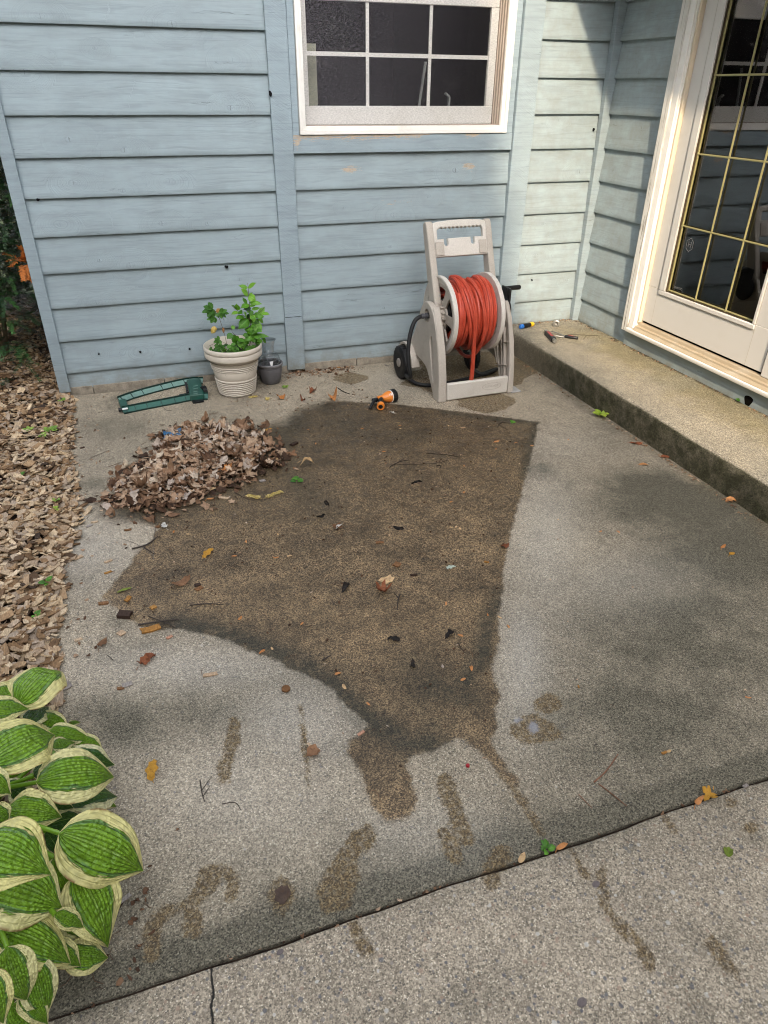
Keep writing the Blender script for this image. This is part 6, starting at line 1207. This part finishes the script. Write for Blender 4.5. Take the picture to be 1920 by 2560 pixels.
m = MB(); m.tube(smooth_path([Vector(G(1420, 836, .168))-Vector(b), Vector(G(1455, 837, .170))-Vector(b), Vector(G(1500, 840, .168))-Vector(b)], 2), .0013, 5); m.tube([Vector(G(1467, 838, .170))-Vector(b), Vector(G(1457, 850, .168))-Vector(b)], .0011, 5); tag(m.build('twig', TW, loc=tuple(b)), 'thin forked twig on the step beside the folded tool', 'twig')
ac = LB(); fan_leaf(ac, (0, 0, .004), .013, 'torn', rot(0), .3, .4); ac = MB().lathe([(.0001, .0), (.008, .001), (.013, .005), (.0125, .010), (.008, .0115), (.0001, .009)], 16); tag(ac.build('acorn_cap', CH['brown'], loc=tuple(G(715, 1726, 0))), 'round brown acorn cap on the dry slab below the wet patch edge', 'acorn cap')
be = MB().lathe([(.0001, .0), (.004, .001), (.0055, .005), (.004, .009), (.0001, .010)], 12); tag(be.build('berry', solid('berry_red', (.35, .01, .02), .4), loc=tuple(G(1169, 1917, 0))), 'tiny crimson berry on the slab below the wet patch', 'berry')
mud = LB(); fan_leaf(mud, (0, 0, .003), .026, 'torn', rot(1.2), .35, .18); tag(mud.build('mud_patch', dry_mat('mud_brown', [(0, (.07, .046, .034)), (1, (.10, .066, .048))]), loc=tuple(G(706, 2238, 0)), angle=80), 'flattened brown rotten leaf disc near the slab joint', 'dead leaf')
for i, (x, y, s) in enumerate(((1455, 2506, .010), (1490, 2210, .009), (700, 2380, .007))):
    pb_ = MB().lathe([(.0001, -.004), (s*.8, -.002), (s, -.0005), (s*.85, .0015), (s*.4, .0025), (.0001, .0028)], 14)
    pb_.v = [(a*1.15, b_*.85+.15*a, c_) for a, b_, c_ in pb_.v]
    tag(pb_.build('pebble', solid('pebble_dark', (.13, .105, .10), .8), loc=tuple(G(x, y, 0))), ('round dark pebble set in the walkway near the bottom edge', 'dark pebble in the walkway between two brown streaks', 'dark pebble in the walkway just below the rotten leaf disc')[i], 'pebble')

# fine litter nobody could count
dbm = LB(); q = random.Random(77)
def bits(n, f, s0=.003, s1=.009, r0=0.0, r1=.8, z=0.0):
    for k in range(n):
        x, y = f(); zz = z(x, y) if callable(z) else z
        if q.random() < .22: 
            a = q.uniform(0, 6.28); L = q.uniform(.008, .035); dbm.tube([(x, y, zz+.0018), (x+L*math.cos(a)*.5, y+L*math.sin(a)*.5, zz+.003), (x+L*math.cos(a+.4), y+L*math.sin(a+.4), zz+.0018)], .0006, 4, r=q.uniform(0, .25)); dbm.pad()
        else: fan_leaf(dbm, (x, y, zz+.003), q.uniform(s0, s1), q.choice(('torn', 'oval')), rot(q.uniform(0, 6.28), q.gauss(0, .25), q.gauss(0, .25)), q.uniform(r0, r1), .8, q)
bits(150, lambda: (3.07-abs(q.gauss(0, .015))-.012*q.random(), q.uniform(-2.3, -.05)), .004, .011, .15, .75)
bits(60, lambda: (q.uniform(3.1, 3.56), -.012-abs(q.gauss(0, .012))), .003, .009, .1, .8, .166); bits(130, lambda: (3.575-abs(q.gauss(0, .010)), q.uniform(-1.9, -.03)), .003, .008, .0, .7, .166)
bits(170, lambda: (q.uniform(1.55, 2.0), -.01-abs(q.gauss(0, .045))), .005, .016, .0, .7); bits(50, lambda: (q.uniform(1.2, 2.1), -.02-abs(q.gauss(0, .16))), .003, .008, .1, .8)
bits(140, lambda: (q.uniform(1.15, 1.95), q.gauss(-.50, .13)), .003, .008, .05, .8)
wp = np.array(WET); mnx, mny = wp.min(0)[:2]; mxx, mxy = wp.max(0)[:2]; cand = np.array([(q.uniform(mnx, mxx), q.uniform(mny, mxy)) for _ in range(5000)]); cd_ = sdf(cand, WET); cand = [tuple(c) for c, d in zip(cand, cd_) if d < -.01]; ci = iter(cand)
bits(620, lambda: next(ci), .002, .007, .0, .16); bits(90, lambda: next(ci), .002, .006, .4, .9)
bits(70, lambda: (q.uniform(.42, 3.0), q.uniform(-3.25, -.1)), .002, .006, .0, .8); bits(40, lambda: (q.uniform(.35, .9), q.uniform(-2.3, -.9)), .002, .006, .0, .8)
bits(80, lambda: (q.uniform(.4, 3.0), -3.305+q.gauss(0, .006)), .003, .007, .0, .7, -.006)
bits(70, lambda: (edge_x(-1.2)+abs(q.gauss(0, .09)), q.uniform(-2.3, -.05)), .003, .010, .0, .8); bits(60, lambda: (q.uniform(.40, .62), q.uniform(-3.3, -3.05)), .004, .010, .0, .4)
bits(40, lambda: (q.uniform(2.32, 2.75), q.uniform(-.7, -.05)), .003, .009, .0, .5); bits(25, lambda: (q.uniform(.5, 3.5), q.uniform(-4.1, -3.35)), .002, .005, .0, .6)
tag(dbm.build('leaf_litter', M['dry'], angle=80), 'fine crumbs of leaf, twig and bark scattered over the concrete', 'litter', kind='stuff')

# ------------------------------------------------------------------ the yard tree whose shade lies over the patio
tr0 = Vector((-2.0, -8.6, 0)); tree = tag(empty('shade_tree', tr0), 'broad leafy yard tree behind the viewer shading the patio', 'tree')
tq = random.Random(31); tm = MB(); KX, KZ = SUN_DIR.x/SUN_DIR.y, SUN_DIR.z/SUN_DIR.y
tm.tube(smooth_path([(0, 0, -.1), (.1, 0, 1.2), (.0, .1, 2.6), (.2, .0, 5)], 2), [.24, .10], 12)
for k in range(9): a = R(40*k); tm.tube(smooth_path([(0.05, .05, 1.9+.25*k), (1.1*math.cos(a), 1.1*math.sin(a), 3.1+.25*k), (2.3*math.cos(a), 2.0*math.sin(a), 3.9+.3*k)], 1), [.09, .02], 7)
tm.build('trunk', solid('bark', (.09, .07, .055)), tree)
cm = MB()
def shade_edge(zw): return float(np.interp(zw, [-3.5, -2.2, -1.0, -.2, .3, 1.0, 2.4], [4.6, 4.2, 3.58, 3.18, 3.02, 2.86, 2.7]))
cnt = 0
while cnt < 9500:
    x, y, z = tq.uniform(-4.6, 1.6), tq.uniform(-9.4, -7.8), tq.uniform(1.9, 8.4)
    xw, zw = x-y*KX, z-y*KZ
    if xw > shade_edge(zw)+tq.gauss(0, .05): continue
    if zw > 2.35+.2*math.sin(x*2.1) or x < -4.3+.25*abs(z-4.5): continue
    n_ = Vector((tq.gauss(0, 1), tq.gauss(0, 1), tq.gauss(0, 1))).normalized(); u_ = n_.orthogonal().normalized(); v_ = n_.cross(u_); s = tq.uniform(.07, .15); c_ = Vector((x, y, z))-tr0
    cm.add([c_-u_*s*1.6, c_-v_*s*.8, c_+u_*s*1.6, c_+v_*s*.8], [(0, 1, 2, 3)], tq.random()); cnt += 1
o_ = cm.build('crown', None, tree, smooth=False); attr(o_, 'lu', [.5]*len(cm.v)); attr(o_, 'lv', [.5]*len(cm.v)); o_.data.materials.append(leaf_mat('tree_leaf', [(.03, .09, .02), (.07, .16, .03)], .5, .2))

bq = random.Random(41); bm_ = MB()  # leaf belt out of view, added to cut low sky light on the walls
for k in range(11000):
    t_ = bq.random()
    if t_ < .45: x, y, hm2 = -7.0+bq.gauss(0, .5), bq.uniform(-12, 4), 8.8          # along the left of the yard
    else: x, y, hm2 = bq.uniform(-8, 11), -13.5+bq.gauss(0, .5), (6.5 if True else 0)
    if t_ >= .45 and x > -3.5: hm2 = 5.4
    c_ = Vector((x, y, bq.uniform(0, hm2+.7*math.sin(x*1.3+y))))
    n_ = Vector((bq.gauss(0, 1), bq.gauss(0, 1), bq.gauss(0, 1))).normalized(); u_ = n_.orthogonal().normalized(); v_ = n_.cross(u_); sz = bq.uniform(.12, .28)
    bm_.add([c_-u_*sz*1.5, c_-v_*sz, c_+u_*sz*1.5, c_+v_*sz], [(0, 1, 2, 3)], bq.random())
tb = NT('belt_leaf', .6, .3); tb.out(tb.ramp(tb.at('rnd'), [(0, (.02, .05, .015)), (1, (.05, .11, .025))]))
tag(bm_.build('unseen_tree_belt', tb.m, smooth=False), 'unseen belt of bushes and trees added round the yard to dim low sky light', 'trees', kind='stuff')
